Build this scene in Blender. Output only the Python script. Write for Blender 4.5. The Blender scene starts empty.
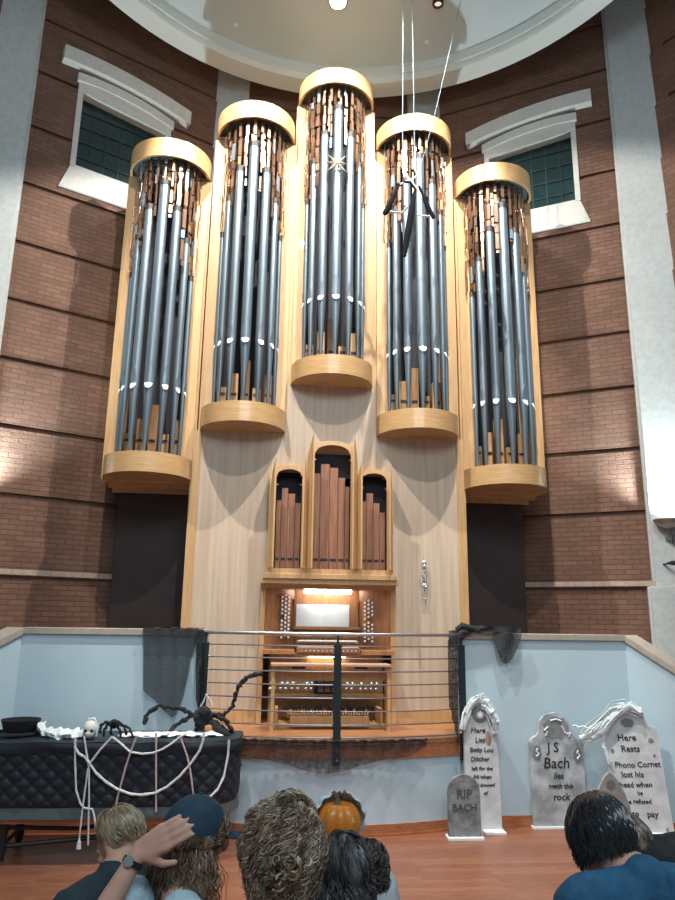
import bpy, bmesh, math, random
from mathutils import Vector, Matrix, noise
R=random.Random(7)
SC=bpy.context.scene; COL=SC.collection
PI=math.pi
H=2.30
# ------------------------------------------------------------------ camera
CX,YAW,PITCH,ROLL,FPX=-0.8226,0.0922,0.2381,0.0141,709.83
CAM=Vector((CX,-10,H))
_fw=Vector((math.sin(YAW)*math.cos(PITCH),math.cos(YAW)*math.cos(PITCH),math.sin(PITCH)))
_r=Vector((math.cos(YAW),-math.sin(YAW),0)); _u=_r.cross(_fw)
_r2=_r*math.cos(ROLL)+_u*math.sin(ROLL); _u2=-_r*math.sin(ROLL)+_u*math.cos(ROLL)
cd=bpy.data.cameras.new('camera'); co=bpy.data.objects.new('camera',cd); COL.objects.link(co)
M=Matrix((_r2,_u2,-_fw)).transposed().to_4x4(); M.translation=CAM; co.matrix_world=M
cd.sensor_fit='VERTICAL'; cd.sensor_height=36; cd.lens=FPX*36/900; cd.clip_start=.05; cd.clip_end=200
SC.camera=co
def ray(px,py): return _fw+_r2*((px-337.5)/FPX)+_u2*((450-py)/FPX)
def at(px,py,Y):
    d=ray(px,py); return CAM+d*((Y+10)/d.y)
def atz(px,py,Z):
    d=ray(px,py); return CAM+d*((Z-H)/d.z)
# ------------------------------------------------------------------ materials
MATS={}
def mat(name,c,rough=.6,metal=0,c2=None,scale=8,stretch=(1,1,1),bump=0,bscale=None,emit=None,es=1,coat=0,detail=4,lo=.35,hi=.65,alpha=None,ascale=60,spec=.5,trans=0):
    if name in MATS: return MATS[name]
    m=bpy.data.materials.new(name); m.use_nodes=True; nt=m.node_tree; N=nt.nodes; L=nt.links
    b=N['Principled BSDF']; b.inputs['Roughness'].default_value=rough; b.inputs['Metallic'].default_value=metal
    b.inputs['Base Color'].default_value=(*c,1); b.inputs['Coat Weight'].default_value=coat; b.inputs['Specular IOR Level'].default_value=spec
    b.inputs['Transmission Weight'].default_value=trans
    tc=N.new('ShaderNodeTexCoord'); mp=N.new('ShaderNodeMapping'); mp.inputs['Scale'].default_value=stretch
    L.new(tc.outputs['Object'],mp.inputs['Vector'])
    nz=N.new('ShaderNodeTexNoise'); nz.inputs['Scale'].default_value=scale; nz.inputs['Detail'].default_value=detail
    L.new(mp.outputs[0],nz.inputs['Vector'])
    if c2:
        r=N.new('ShaderNodeValToRGB'); r.color_ramp.elements[0].position=lo; r.color_ramp.elements[1].position=hi
        r.color_ramp.elements[0].color=(*c,1); r.color_ramp.elements[1].color=(*c2,1)
        L.new(nz.outputs['Fac'],r.inputs[0]); L.new(r.outputs[0],b.inputs['Base Color'])
    if bump:
        bp=N.new('ShaderNodeBump'); bp.inputs['Strength'].default_value=bump; bp.inputs['Distance'].default_value=.01
        if bscale:
            n2=N.new('ShaderNodeTexNoise'); n2.inputs['Scale'].default_value=bscale; n2.inputs['Detail'].default_value=3
            L.new(mp.outputs[0],n2.inputs['Vector']); L.new(n2.outputs['Fac'],bp.inputs['Height'])
        else: L.new(nz.outputs['Fac'],bp.inputs['Height'])
        L.new(bp.outputs[0],b.inputs['Normal'])
    if emit:
        b.inputs['Emission Color'].default_value=(*emit,1); b.inputs['Emission Strength'].default_value=es
    if alpha is not None:
        n3=N.new('ShaderNodeTexNoise'); n3.inputs['Scale'].default_value=ascale; n3.inputs['Detail'].default_value=2
        L.new(tc.outputs['Object'],n3.inputs['Vector'])
        mr=N.new('ShaderNodeMapRange'); mr.inputs['From Min'].default_value=.3; mr.inputs['From Max'].default_value=.7
        mr.inputs['To Min'].default_value=alpha[0]; mr.inputs['To Max'].default_value=alpha[1]
        L.new(n3.outputs['Fac'],mr.inputs[0]); L.new(mr.outputs[0],b.inputs['Alpha'])
    MATS[name]=m; return m
def planks(name,c1,c2,w,l,rough,swap=False,mortar=(.12,.05,.03)):
    m=bpy.data.materials.new(name); m.use_nodes=True; nt=m.node_tree; N=nt.nodes; L=nt.links; b=N['Principled BSDF']
    b.inputs['Roughness'].default_value=rough; b.inputs['Coat Weight'].default_value=.0
    tc=N.new('ShaderNodeTexCoord'); mp=N.new('ShaderNodeMapping'); L.new(tc.outputs['Object'],mp.inputs[0])
    if swap: mp.inputs['Rotation'].default_value=(0,0,PI/2)
    br=N.new('ShaderNodeTexBrick'); br.inputs['Scale'].default_value=1; br.inputs['Brick Width'].default_value=l; br.inputs['Row Height'].default_value=w
    br.inputs['Mortar Size'].default_value=.0015; br.inputs['Color1'].default_value=(*c1,1); br.inputs['Color2'].default_value=(*c2,1); br.inputs['Mortar'].default_value=(*mortar,1)
    br.inputs['Bias'].default_value=-.1
    L.new(mp.outputs[0],br.inputs['Vector'])
    nz=N.new('ShaderNodeTexNoise'); nz.inputs['Scale'].default_value=6; nz.inputs['Detail'].default_value=6
    m2=N.new('ShaderNodeMapping'); m2.inputs['Scale'].default_value=(1,9,1); L.new(mp.outputs[0],m2.inputs[0]); L.new(m2.outputs[0],nz.inputs['Vector'])
    mx=N.new('ShaderNodeMix'); mx.data_type='RGBA'; mx.blend_type='MULTIPLY'; mx.inputs[0].default_value=.6
    cr=N.new('ShaderNodeValToRGB'); cr.color_ramp.elements[0].color=(.45,.4,.38,1); cr.color_ramp.elements[0].position=.3; cr.color_ramp.elements[1].position=.65
    L.new(nz.outputs['Fac'],cr.inputs[0]); L.new(br.outputs['Color'],mx.inputs[6]); L.new(cr.outputs[0],mx.inputs[7]); L.new(mx.outputs[2],b.inputs['Base Color'])
    return m
def brickmat():
    m=bpy.data.materials.new('red_brown_brick'); m.use_nodes=True; nt=m.node_tree; N=nt.nodes; L=nt.links; b=N['Principled BSDF']
    b.inputs['Roughness'].default_value=.85
    tc=N.new('ShaderNodeTexCoord'); sp=N.new('ShaderNodeSeparateXYZ'); cb=N.new('ShaderNodeCombineXYZ')
    L.new(tc.outputs['Object'],sp.inputs[0]); L.new(sp.outputs['X'],cb.inputs['X']); L.new(sp.outputs['Z'],cb.inputs['Y'])
    br=N.new('ShaderNodeTexBrick'); br.inputs['Scale'].default_value=1; br.inputs['Brick Width'].default_value=.22; br.inputs['Row Height'].default_value=.0725
    br.inputs['Mortar Size'].default_value=.007; br.inputs['Mortar Smooth'].default_value=.3
    br.inputs['Color1'].default_value=(.23,.125,.085,1); br.inputs['Color2'].default_value=(.175,.094,.064,1); br.inputs['Mortar'].default_value=(.145,.08,.058,1)
    L.new(cb.outputs[0],br.inputs['Vector'])
    nz=N.new('ShaderNodeTexNoise'); nz.inputs['Scale'].default_value=1.6; nz.inputs['Detail'].default_value=8; L.new(tc.outputs['Object'],nz.inputs['Vector'])
    mx=N.new('ShaderNodeMix'); mx.data_type='RGBA'; mx.blend_type='MULTIPLY'; mx.inputs[0].default_value=.45
    L.new(br.outputs['Color'],mx.inputs[6]); 
    cr=N.new('ShaderNodeValToRGB'); cr.color_ramp.elements[0].color=(.5,.47,.45,1); cr.color_ramp.elements[0].position=.3; cr.color_ramp.elements[1].color=(1,.98,.95,1); cr.color_ramp.elements[1].position=.7
    L.new(nz.outputs['Fac'],cr.inputs[0]); L.new(cr.outputs[0],mx.inputs[7]); L.new(mx.outputs[2],b.inputs['Base Color'])
    bp=N.new('ShaderNodeBump'); bp.inputs['Strength'].default_value=.8; bp.inputs['Distance'].default_value=.015; bp.invert=True
    L.new(br.outputs['Fac'],bp.inputs['Height'])
    n2=N.new('ShaderNodeTexNoise'); n2.inputs['Scale'].default_value=30; L.new(tc.outputs['Object'],n2.inputs['Vector'])
    b2=N.new('ShaderNodeBump'); b2.inputs['Strength'].default_value=.5; b2.inputs['Distance'].default_value=.01; L.new(n2.outputs['Fac'],b2.inputs['Height']); L.new(bp.outputs[0],b2.inputs['Normal'])
    L.new(b2.outputs[0],b.inputs['Normal']); return m
BRICK=brickmat()
MAPLE=mat('honey_maple',(.50,.30,.135),.45,c2=(.585,.37,.18),scale=5,stretch=(6,6,.5),coat=.15)
MAPLEH=mat('honey_maple_bent',(.43,.265,.12),.33,c2=(.52,.335,.16),scale=6,stretch=(.7,.7,9),coat=.3)
PANEL=mat('pale_maple_veneer',(.50,.385,.28),.5,c2=(.60,.485,.375),scale=3,stretch=(5,5,.25),coat=.1)
FLOORW=planks('cherry_plank_floor',(.29,.115,.062),(.37,.16,.09),.1,1.4,.33)
DECKW=planks('stage_plank',(.42,.19,.09),(.52,.25,.12),.09,1.6,.35)
CHERRY=mat('cherry_trim',(.34,.12,.05),.35,c2=(.45,.18,.08),scale=5,stretch=(1,8,8),coat=.2)
CONS=mat('console_wood',(.30,.13,.05),.4,c2=(.42,.20,.08),scale=4,stretch=(5,5,.6),coat=.2)
PIPEW=mat('brown_wooden_pipe',(.21,.09,.05),.55,c2=(.32,.15,.085),scale=5,stretch=(6,6,.4))
INNERW=mat('inner_pipe_wood',(.36,.20,.09),.5,c2=(.46,.27,.13),scale=5,stretch=(6,6,.4))
DARKB=mat('dark_stained_panel',(.035,.022,.022),.6,c2=(.05,.032,.03),scale=3)
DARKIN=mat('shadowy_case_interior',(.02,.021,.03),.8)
TIN=mat('tin_pipe_metal',(.125,.17,.205),.36,.5,c2=(.165,.215,.255),scale=3,stretch=(4,4,.3))
TINB=mat('polished_tin',(.75,.78,.8),.15,.9)
BLACK=mat('black_matte',(.012,.013,.016),.55)
GOLD=mat('brass',(.55,.36,.14),.25,1)
COPPER=mat('bronzed_mirror_strip',(.17,.095,.065),.3,.6,c2=(.30,.18,.12),scale=3)
SILV=mat('silver',(.6,.62,.63),.22,1)
STEEL=mat('stainless_steel',(.62,.62,.64),.3,1)
POSTM=mat('dark_grey_green_steel',(.022,.035,.042),.4,.3)
WALLW=mat('painted_plaster_white',(.46,.60,.68),.75,c2=(.50,.64,.72),scale=2,bump=.05)
STONE=mat('cast_stone',(.46,.50,.50),.8,c2=(.53,.565,.56),scale=14,bump=.2)
STONE2=mat('pale_cast_stone',(.60,.60,.57),.8,c2=(.66,.66,.63),scale=14,bump=.2)
CAPM=mat('taupe_stone_cap',(.36,.32,.27),.6,c2=(.42,.375,.32),scale=12)
CEILM=mat('grey_ceiling_plaster',(.50,.60,.65),.4,c2=(.57,.66,.70),scale=.7,detail=2)
RINGM=mat('cream_ring_plaster',(.68,.73,.71),.7)
DKCEIL=mat('dark_upper_ceiling',(.16,.13,.14),.8)
GLASSD=mat('night_window_glass',(.006,.022,.026),.15,c2=(.010,.038,.038),scale=1.2,stretch=(.5,1,4))
IVORY=mat('ivory',(.85,.84,.8),.4)
PAPER=mat('score_paper',(.84,.90,.92),.8,c2=(.76,.84,.87),scale=20,stretch=(.6,1,6),lo=.5,hi=.68)
LAMP=mat('lamp_diffuser',(1,1,1),.5,emit=(.93,.97,1),es=45)
LAMPW=mat('warm_strip_diffuser',(1,1,1),.5,emit=(1,.98,.94),es=30)
QUILT=mat('black_quilted_nylon',(.012,.020,.030),.55,c2=(.018,.028,.04),scale=20,bump=.3,bscale=90,spec=.35)
HEM=mat('grey_green_hem',(.09,.12,.13),.6)
WHITEC=mat('white_gauze_cloth',(.78,.84,.86),.9,c2=(.62,.7,.73),scale=30,bump=.6,bscale=80)
ROPE=mat('white_rope',(.80,.86,.9),.9,c2=(.6,.6,.62),scale=90,bump=.8,bscale=150)
ROPEP=mat('pinkish_rope',(.62,.50,.50),.9,c2=(.5,.4,.4),scale=90,bump=.8)
FUZZ=mat('black_fuzz',(.012,.012,.016),.95,c2=(.03,.03,.038),scale=60,bump=1,bscale=90)
GAUZEB=mat('black_gauze',(.02,.028,.032),.9,alpha=(.55,.78),ascale=90)
GAUZED=mat('black_scrim_dense',(.02,.025,.028),.9,alpha=(.72,1),ascale=40)
GAUZEW=mat('white_web_gauze',(.85,.9,.92),.9,alpha=(.1,.95),ascale=30)
FOAM=mat('painted_foam_white',(.52,.55,.57),.85,c2=(.66,.69,.71),scale=7,bump=.3,bscale=40)
FOAMG=mat('painted_foam_grey',(.14,.16,.165),.85,c2=(.27,.30,.30),scale=9,bump=.5,bscale=40)
FOAMM=mat('painted_foam_mottled',(.30,.34,.36),.85,c2=(.58,.62,.65),scale=6,bump=.3,bscale=40)
FOAMT=mat('painted_foam_taupe',(.26,.25,.24),.85,c2=(.33,.31,.29),scale=12,bump=.3)
FOAMW=mat('raw_white_foam',(.85,.88,.89),.8)
INK=mat('black_paint_ink',(.03,.03,.035),.8)
INKG=mat('grey_paint_ink',(.075,.08,.085),.8)
PUMP=mat('pumpkin_skin',(.72,.22,.02),.38,c2=(.80,.30,.04),scale=6,coat=.2)
STEM=mat('pumpkin_stem',(.16,.12,.07),.8)
SKIN=mat('skin',(.55,.30,.22),.5,c2=(.62,.36,.27),scale=12,spec=.4)
EYEW=mat('eye_white',(.8,.8,.78),.3)
IRON=mat('black_iron',(.02,.02,.022),.5)
# ------------------------------------------------------------------ mesh helpers
def box(bm,x0,x1,y0,y1,z0,z1,rot=None,bev=0):
    v=[Vector((x,y,z)) for x in (x0,x1) for y in (y0,y1) for z in (z0,z1)]
    if rot is not None: v=[rot@p for p in v]
    V=[bm.verts.new(p) for p in v]
    fs=[bm.faces.new([V[i] for i in f]) for f in ((0,1,3,2),(4,6,7,5),(0,4,5,1),(2,3,7,6),(0,2,6,4),(1,5,7,3))]
    if bev:
        es={e for f in fs for e in f.edges}
        bmesh.ops.bevel(bm,geom=list(es),offset=bev,segments=2,affect='EDGES',profile=.5)
    return V
def tube(bm,pts,rad,n=8,caps=True):
    pts=[Vector(p) for p in pts]; m=len(pts)
    if not hasattr(rad,'__len__'): rad=[rad]*m
    rings=[]; prev=None
    for i,p in enumerate(pts):
        t=(pts[min(i+1,m-1)]-pts[max(i-1,0)])
        if t.length<1e-9: t=Vector((0,0,1))
        t.normalize()
        if prev is None:
            a=Vector((0,0,1)) if abs(t.z)<.9 else Vector((1,0,0)); s=t.cross(a).normalized()
        else:
            s=prev-t*prev.dot(t); s=s.normalized() if s.length>1e-6 else t.orthogonal().normalized()
        prev=s; w=t.cross(s)
        rings.append([bm.verts.new(p+(s*math.cos(2*PI*k/n)+w*math.sin(2*PI*k/n))*rad[i]) for k in range(n)])
    for a,b in zip(rings,rings[1:]):
        for k in range(n): bm.faces.new((a[k],a[(k+1)%n],b[(k+1)%n],b[k]))
    if caps and n>2:
        bm.faces.new(rings[0][::-1]); bm.faces.new(rings[-1])
def lathe(bm,prof,n=20,c=(0,0,0),a0=0,a1=2*PI,axis=None):
    full=abs(a1-a0-2*PI)<1e-6; k=n if full else n+1
    Q=Matrix.Translation(Vector(c)) @ (axis.to_4x4() if axis is not None else Matrix.Identity(4))
    rings=[]
    for r,z in prof:
        rings.append([bm.verts.new(Q@Vector((r*math.cos(a0+(a1-a0)*i/n),r*math.sin(a0+(a1-a0)*i/n),z))) for i in range(k)])
    for a,b in zip(rings,rings[1:]):
        for i in range(k if full else k-1):
            j=(i+1)%k
            try: bm.faces.new((a[i],a[j],b[j],b[i]))
            except ValueError: pass
    return rings
def prism(bm,poly,d0,d1,f=None):
    """poly (u,v) in the x-z plane, extruded from y=d0 to y=d1; f maps points"""
    f=f or (lambda p:p)
    a=[bm.verts.new(f(Vector((u,d0,v)))) for u,v in poly]; b=[bm.verts.new(f(Vector((u,d1,v)))) for u,v in poly]
    n=len(poly); bm.faces.new(a); bm.faces.new(b[::-1])
    for i in range(n): bm.faces.new((a[i],b[i],b[(i+1)%n],a[(i+1)%n]))
def plan(bm,poly,z0,z1):
    a=[bm.verts.new((u,v,z0)) for u,v in poly]; b=[bm.verts.new((u,v,z1)) for u,v in poly]
    n=len(poly); bm.faces.new(a[::-1]); bm.faces.new(b)
    for i in range(n): bm.faces.new((a[i],a[(i+1)%n],b[(i+1)%n],b[i]))
def ball(bm,c,r,seg=16,ring=10,rot=None):
    r=r if hasattr(r,'__len__') else (r,r,r)
    Q=Matrix.Translation(Vector(c)) @ (rot.to_4x4() if rot is not None else Matrix.Identity(4)) @ Matrix.Diagonal((*r,1))
    return bmesh.ops.create_uvsphere(bm,u_segments=seg,v_segments=ring,radius=1,matrix=Q)['verts']
def grid(bm,f,nu,nv):
    V=[[bm.verts.new(f(i/nu,j/nv)) for j in range(nv+1)] for i in range(nu+1)]
    for i in range(nu):
        for j in range(nv): bm.faces.new((V[i][j],V[i+1][j],V[i+1][j+1],V[i][j+1]))
def link(name,bm,m,parent=None,smooth=False,loc=None,mw=None):
    bmesh.ops.recalc_face_normals(bm,faces=bm.faces)
    me=bpy.data.meshes.new(name); bm.to_mesh(me); bm.free(); me.materials.append(m)
    if smooth:
        me.polygons.foreach_set('use_smooth',[True]*len(me.polygons))
        try: me.set_sharp_from_angle(angle=math.radians(38))
        except Exception: pass
    o=bpy.data.objects.new(name,me); COL.objects.link(o)
    if mw is not None: o.matrix_world=mw
    if parent: o.parent=parent; o.matrix_parent_inverse=Matrix.Translation(parent.location).inverted() if parent.type=='EMPTY' else Matrix.Identity(4)
    return o
def islands(bm):
    seen=set(); out=[]
    for v in bm.verts:
        if v in seen: continue
        st=[v]; comp=[]; seen.add(v)
        while st:
            q=st.pop(); comp.append(q)
            for e in q.link_edges:
                w=e.other_vert(q)
                if w not in seen: seen.add(w); st.append(w)
        out.append(comp)
    return out
def each(name,bm,m,parent=None,smooth=False):
    """one object for every loose piece of the mesh"""
    for comp in islands(bm):
        b=bmesh.new(); mp={v:b.verts.new(v.co) for v in comp}; done=set()
        for v in comp:
            for f in v.link_faces:
                if f.index in done and f.index>=0: continue
                try: b.faces.new([mp[w] for w in f.verts])
                except ValueError: pass
        o=link(name,b,m,parent if (parent is None or parent.type=='EMPTY') else None,smooth)
        if parent is not None and parent.type!='EMPTY': o.parent=parent
    bm.free()
def B(): return bmesh.new()
GRP={'person':'people in the audience','tombstone':'painted tombstones along the right wall','ceiling_light':'lights in the round ceiling','wall_sconce':'uplights on the stone pilasters','toy_spider':'toy spiders on the quilted cover','sprinkler_head':'sprinkler heads in the round ceiling'}
def tag(o,label,cat,group=None):
    group=group or GRP.get(o.name.split('.')[0])
    o['label']=label; o['category']=cat
    if group: o['group']=group
    return o
def thing(name,label,cat,loc=(0,0,0),group=None):
    o=bpy.data.objects.new(name,None); COL.objects.link(o); o.location=loc; o.empty_display_size=.1
    return tag(o,label,cat,group)
def struct(name,bm,m,smooth=False,mw=None,parent=None):
    o=link(name,bm,m,parent,smooth,mw=mw)
    if not parent: o['kind']='structure'
    return o
def emptys(name,loc=(0,0,0)):
    o=bpy.data.objects.new(name,None); COL.objects.link(o); o.location=loc; o['kind']='structure'; return o
# ------------------------------------------------------------------ floor, stage, low walls
bm=B(); box(bm,-8,8,-14,4,-.1,0); struct('floor',bm,FLOORW)
XC=1.52; YC=-1.15; BUL=.30
RA=(XC*XC+BUL*BUL)/(2*BUL); AC=YC+ (RA-BUL)      # arc centre y
def arcpt(x,off=0): 
    a=math.asin(x/RA); return ((RA+off)*math.sin(a), AC-(RA+off)*math.cos(a))
def arcstrip(off0,off1,z0,z1,x0=-XC,x1=XC,n=24):
    bm=B(); P=[arcpt(x0+(x1-x0)*i/n,off1) for i in range(n+1)]+[arcpt(x1+(x0-x1)*i/n,off0) for i in range(n+1)]
    plan(bm,P,z0,z1); return bm
struct('wall_stage_front',arcstrip(-.2,0,0,.80),WALLW)
struct('trim_1',arcstrip(-.3,.02,.80,.985),CHERRY)
struct('baseboard_centre',arcstrip(0,.02,0,.12),CHERRY)
struct('trim_2',arcstrip(.02,.032,0,.025),CHERRY)
bm=B(); P=[arcpt(-XC+2*XC*i/24,.03) for i in range(25)]+[(XC,YC+.25),(4.9,YC+.25),(4.9,.0),(2.2,1.72),(-2.2,1.72),(-4.9,0),(-4.9,YC+.25),(-XC,YC+.25)]
plan(bm,P,.955,1.0); o=struct('floor_stage',bm,DECKW)
for s,nm in ((-1,'left'),(1,'right')):
    xs=sorted((s*(XC+.0),s*3.66))
    bm=B(); box(bm,xs[0],xs[1],YC,YC+.2,0,2.12); struct('wall_stage_'+nm,bm,WALLW)
    bm=B(); box(bm,xs[0],xs[1],YC-.015,YC,0,.13); struct('baseboard_'+nm,bm,CHERRY)
    xe=s*(3.66)
    # stair wall, angled and falling towards the hall
    d=Vector((s*.5,-.87,0)).normalized(); nrm=Vector((-d.y*s,d.x*s,0))*1.0
    nrm=Vector((s*.87,.5,0)).normalized()
    sl=.56 if s>0 else .42
    A=Vector((xe,YC,0)); Ln=3.0
    def mk(z0a,z0b,z1a,z1b,w0,w1):
        bm=B(); v=[]
        for t,za,zb in ((0,z0a,z1a),(Ln,z0b,z1b)):
            for w in (w0,w1):
                p=A+d*t+nrm*w; v+= [bm.verts.new((p.x,p.y,za)),bm.verts.new((p.x,p.y,zb))]
        for f in ((0,1,3,2),(4,6,7,5),(0,4,5,1),(2,3,7,6),(0,2,6,4),(1,5,7,3)): bm.faces.new([v[i] for i in f])
        return bm
    struct('wall_stair_'+nm,mk(0,0,2.12,2.12-sl*Ln,0,.2),WALLW)
    struct('baseboard_stair_'+nm,mk(0,0,.13,.13,-.015,0),CHERRY)
    # cap: flat run and sloped run
    bm=B(); box(bm,xs[0]-(.0),xs[1],YC-.03,YC+.26,2.12,2.195,bev=.006)
    struct('trim_3' if s<0 else 'trim_4',bm,CAPM)
    struct('trim_5' if s<0 else 'trim_6',mk(2.12,2.12-sl*Ln,2.195,2.195-sl*Ln,-.03,.26),CAPM)
# ------------------------------------------------------------------ apse walls
TN=math.tan(math.radians(30))
def wallframe(p0,p1):
    """matrix: local x from p0 to p1, local -y faces the room"""
    p0=Vector((*p0,0)); p1=Vector((*p1,0)); x=(p1-p0); Lx=x.length; x.normalize(); y=Vector((-x.y,x.x,0))
    Q=Matrix((x,y,Vector((0,0,1)))).transposed().to_4x4(); Q.translation=p0
    return Q,Lx
GRO=[3.95,4.93,5.92,6.83,7.76,8.75,9.75,10.75,11.75,12.7]
def profile(ztop):
    pr=[(0,0),(2.86,0),(2.86,-.045),(2.95,-.045),(2.95,0)]
    for i,g in enumerate(GRO):
        pr+=[(g-.03,-.012),(g-.03,.05),(g+.045,.05),(g+.045,0)]
    pr.append((ztop,0)); return pr
def apse(name,p0,p1,hole=None,ztop=13.6):
    Q,Lx=wallframe(p0,p1); bm=B(); pr=profile(ztop)
    xs=[0,Lx] if not hole else [0,hole[0],hole[1],Lx]
    for i in range(len(xs)-1):
        for (z0,d0),(z1,d1) in zip(pr,pr[1:]):
            if hole and i==1:
                if z0>=hole[2] and z1<=hole[3]: continue
                if z0<hole[2]<z1: z1c=hole[2]; segs=[(z0,hole[2])]+([(hole[3],z1)] if z1>hole[3] else [])
                elif z0<hole[3]<z1: segs=[(hole[3],z1)]
                else: segs=[(z0,z1)]
            else: segs=[(z0,z1)]
            for a,b in segs:
                v=[bm.verts.new((xs[i],d0,a)),bm.verts.new((xs[i+1],d0,a)),bm.verts.new((xs[i+1],d1,b)),bm.verts.new((xs[i],d1,b))]
                bm.faces.new(v)
    if not hole:
        bm.faces.new([bm.verts.new(p) for p in ((-.3,.07,0),(Lx+.3,.07,0),(Lx+.3,.07,ztop),(-.3,.07,ztop))])
        if 'side' in name:
            xa,xb=(0,.62) if 'right' in name else (Lx-.62,Lx)
            box(bm,xa,xb,-.001,.07,2.9,ztop)
    return struct(name,bm,BRICK,mw=Q),Q,Lx
def fx(x,s): return .9+(3.2-s*x)*TN     # y of the 30 degree facet
C1=5.20; C2=1.85
PL0=(-C1,fx(-C1,-1)); PL1=(-C2,fx(-C2,-1)); YB=PL1[1]
cs=math.cos(math.radians(30))
def sL(x): return (x+C1)/cs
HOLE=(sL(-4.17),sL(-2.90),9.33,10.75)
_,QL,LL=apse('wall_left',PL0,PL1,HOLE)
RH=((C1-C2)/cs-HOLE[1],(C1-C2)/cs-HOLE[0],9.33,10.75)
_,QR,LR=apse('wall_right',(C2,YB),(C1,PL0[1]),RH)
_,QB,LB=apse('wall_back',(-C2,YB),(C2,YB))
d60=Vector((.5,-.866))
e=(C1+.5*6.0,PL0[1]-.866*6.0)
apse('wall_side_right',(C1-.1,PL0[1]+.173),e); apse('wall_side_left',(-e[0],e[1]),(-C1+.1,PL0[1]+.173))
bm=B(); box(bm,-8,8,-6,4,13.6,13.7); struct('ceiling',bm,DKCEIL)
LEDGE=mat('lit_pale_brick_ledge',(.36,.27,.22),.85,c2=(.46,.36,.30),scale=30,stretch=(1,1,.3))  # paler brick course, with the light on its top put into the colour
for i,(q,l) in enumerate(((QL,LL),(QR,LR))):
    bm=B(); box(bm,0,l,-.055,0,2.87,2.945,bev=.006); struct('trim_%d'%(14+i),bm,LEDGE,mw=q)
def pil(name,Q,x0,x1,d,z0,z1,m=STONE):
    bm=B(); box(bm,x0,x1,-d,.02,z0,z1,bev=.03)
    box(bm,x0+.05,x1-.05,-d-.05,-d,z0,z1,bev=.015)
    return struct(name,bm,m,mw=Q)
pil('trim_7',QR,(4.73-C2)/cs,(5.46-C2)/cs,.05,2.86,13.6)
pil('trim_8',QL,(-5.50+C1)/cs,(-4.78+C1)/cs,.05,2.86,13.6)
pil('trim_9',QR,(4.67-C2)/cs,(5.50-C2)/cs,.22,0,2.86)
pil('trim_10',QL,(-5.50+C1)/cs,(-4.70+C1)/cs,.22,0,2.86)
for i,(x0,x1) in enumerate(((-2.14,-1.52),(1.52,2.14))):
    bm=B(); box(bm,x0,x1,YB-.16,YB+.02,0,13.6,bev=.02); struct('trim_%d'%(11+i),bm,STONE)
# windows
def window(n,Q,h,sg):
    x0,x1,z0,z1=h; w=x1-x0; xc=(x0+x1)/2; root=emptys('window_%d'%n,(0,0,0)); root.matrix_world=Q
    def part(nm,bm,m,sm=False):
        o=link(nm,bm,m,None,sm); o.parent=root; return o
    bm=B()  # reveal
    dp=.16
    for a,b in (((x0,z0),(x0,z1)),((x0,z1),(x1,z1)),((x1,z1),(x1,z0)),((x1,z0),(x0,z0))):
        v=[(a[0],0,a[1]),(b[0],0,b[1]),(b[0],dp,b[1]),(a[0],dp,a[1])]; bm.faces.new([bm.verts.new(p) for p in v])
    part('reveal',bm,STONE2)
    bm=B(); t=.05
    box(bm,x0-.07,x0+.015,-.03,dp,z0,z1); box(bm,x1-.015,x1+.07,-.03,dp,z0,z1); tl=lambda u:-.11-.095*sg*(u-xc); prism(bm,[(x0-.07,z1+tl(x0)),(x1+.07,z1+tl(x1)),(x1+.07,z1+.14),(x0-.07,z1+.14)],-.035,dp)
    part('window_frame',bm,STONE2)
    bm=B(); box(bm,x0,x1,dp-.02,dp,z0,z1); part('pane',bm,GLASSD)
    bm=B()
    for i in range(1,6): box(bm,x0+w*i/6-.008,x0+w*i/6+.008,dp-.035,dp-.02,z0,z1)
    for i in range(1,5):
        zz=z0+(z1-z0)*i/5; box(bm,x0,x1,dp-.04,dp-.02,zz-.008,zz+.008)
    part('muntin_grid',bm,mat('dark_green_muntin',(.012,.028,.03),.5))
    bm=B() # splayed sill
    poly=[(x0+.0,z0+.03),(x1-.0,z0+.03),(x1+.16,z0-.42),(x0-.16,z0-.42)]
    a=[bm.verts.new(p) for p in ((x0-.05,-.02,z0+.03),(x1+.05,-.02,z0+.03),(x1+.20,-.05,z0-.43),(x0-.20,-.05,z0-.43))]
    b=[bm.verts.new(p) for p in ((x0-.05,dp,z0+.03),(x1+.05,dp,z0+.03),(x1+.20,.02,z0-.43),(x0-.20,.02,z0-.43))]
    bm.faces.new(a); bm.faces.new(b[::-1])
    for i in range(4): bm.faces.new((a[i],b[i],b[(i+1)%4],a[(i+1)%4]))
    part('window_sill',bm,STONE2)
    for nm,hw,zb,th,pj in (('lintel',w/2+.37,z1+.24,.25,.16),('lintel_moulding',w/2+.10,z1+.04,.15,.07)):
        bm=B(); n_=16; P=[]
        up=lambda u:.09*(1-(u/hw)**2)-.10*sg*u
        P=[(xc+hw*(-1+2*i/n_),zb+up(hw*(-1+2*i/n_))) for i in range(n_+1)]+[(xc+hw*(1-2*i/n_),zb+th+up(hw*(1-2*i/n_))) for i in range(n_+1)]
        prism(bm,P,-pj,.02); part(nm,bm,STONE2)
    return root
window(1,QL,HOLE,1); window(2,QR,RH,-1)
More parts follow.
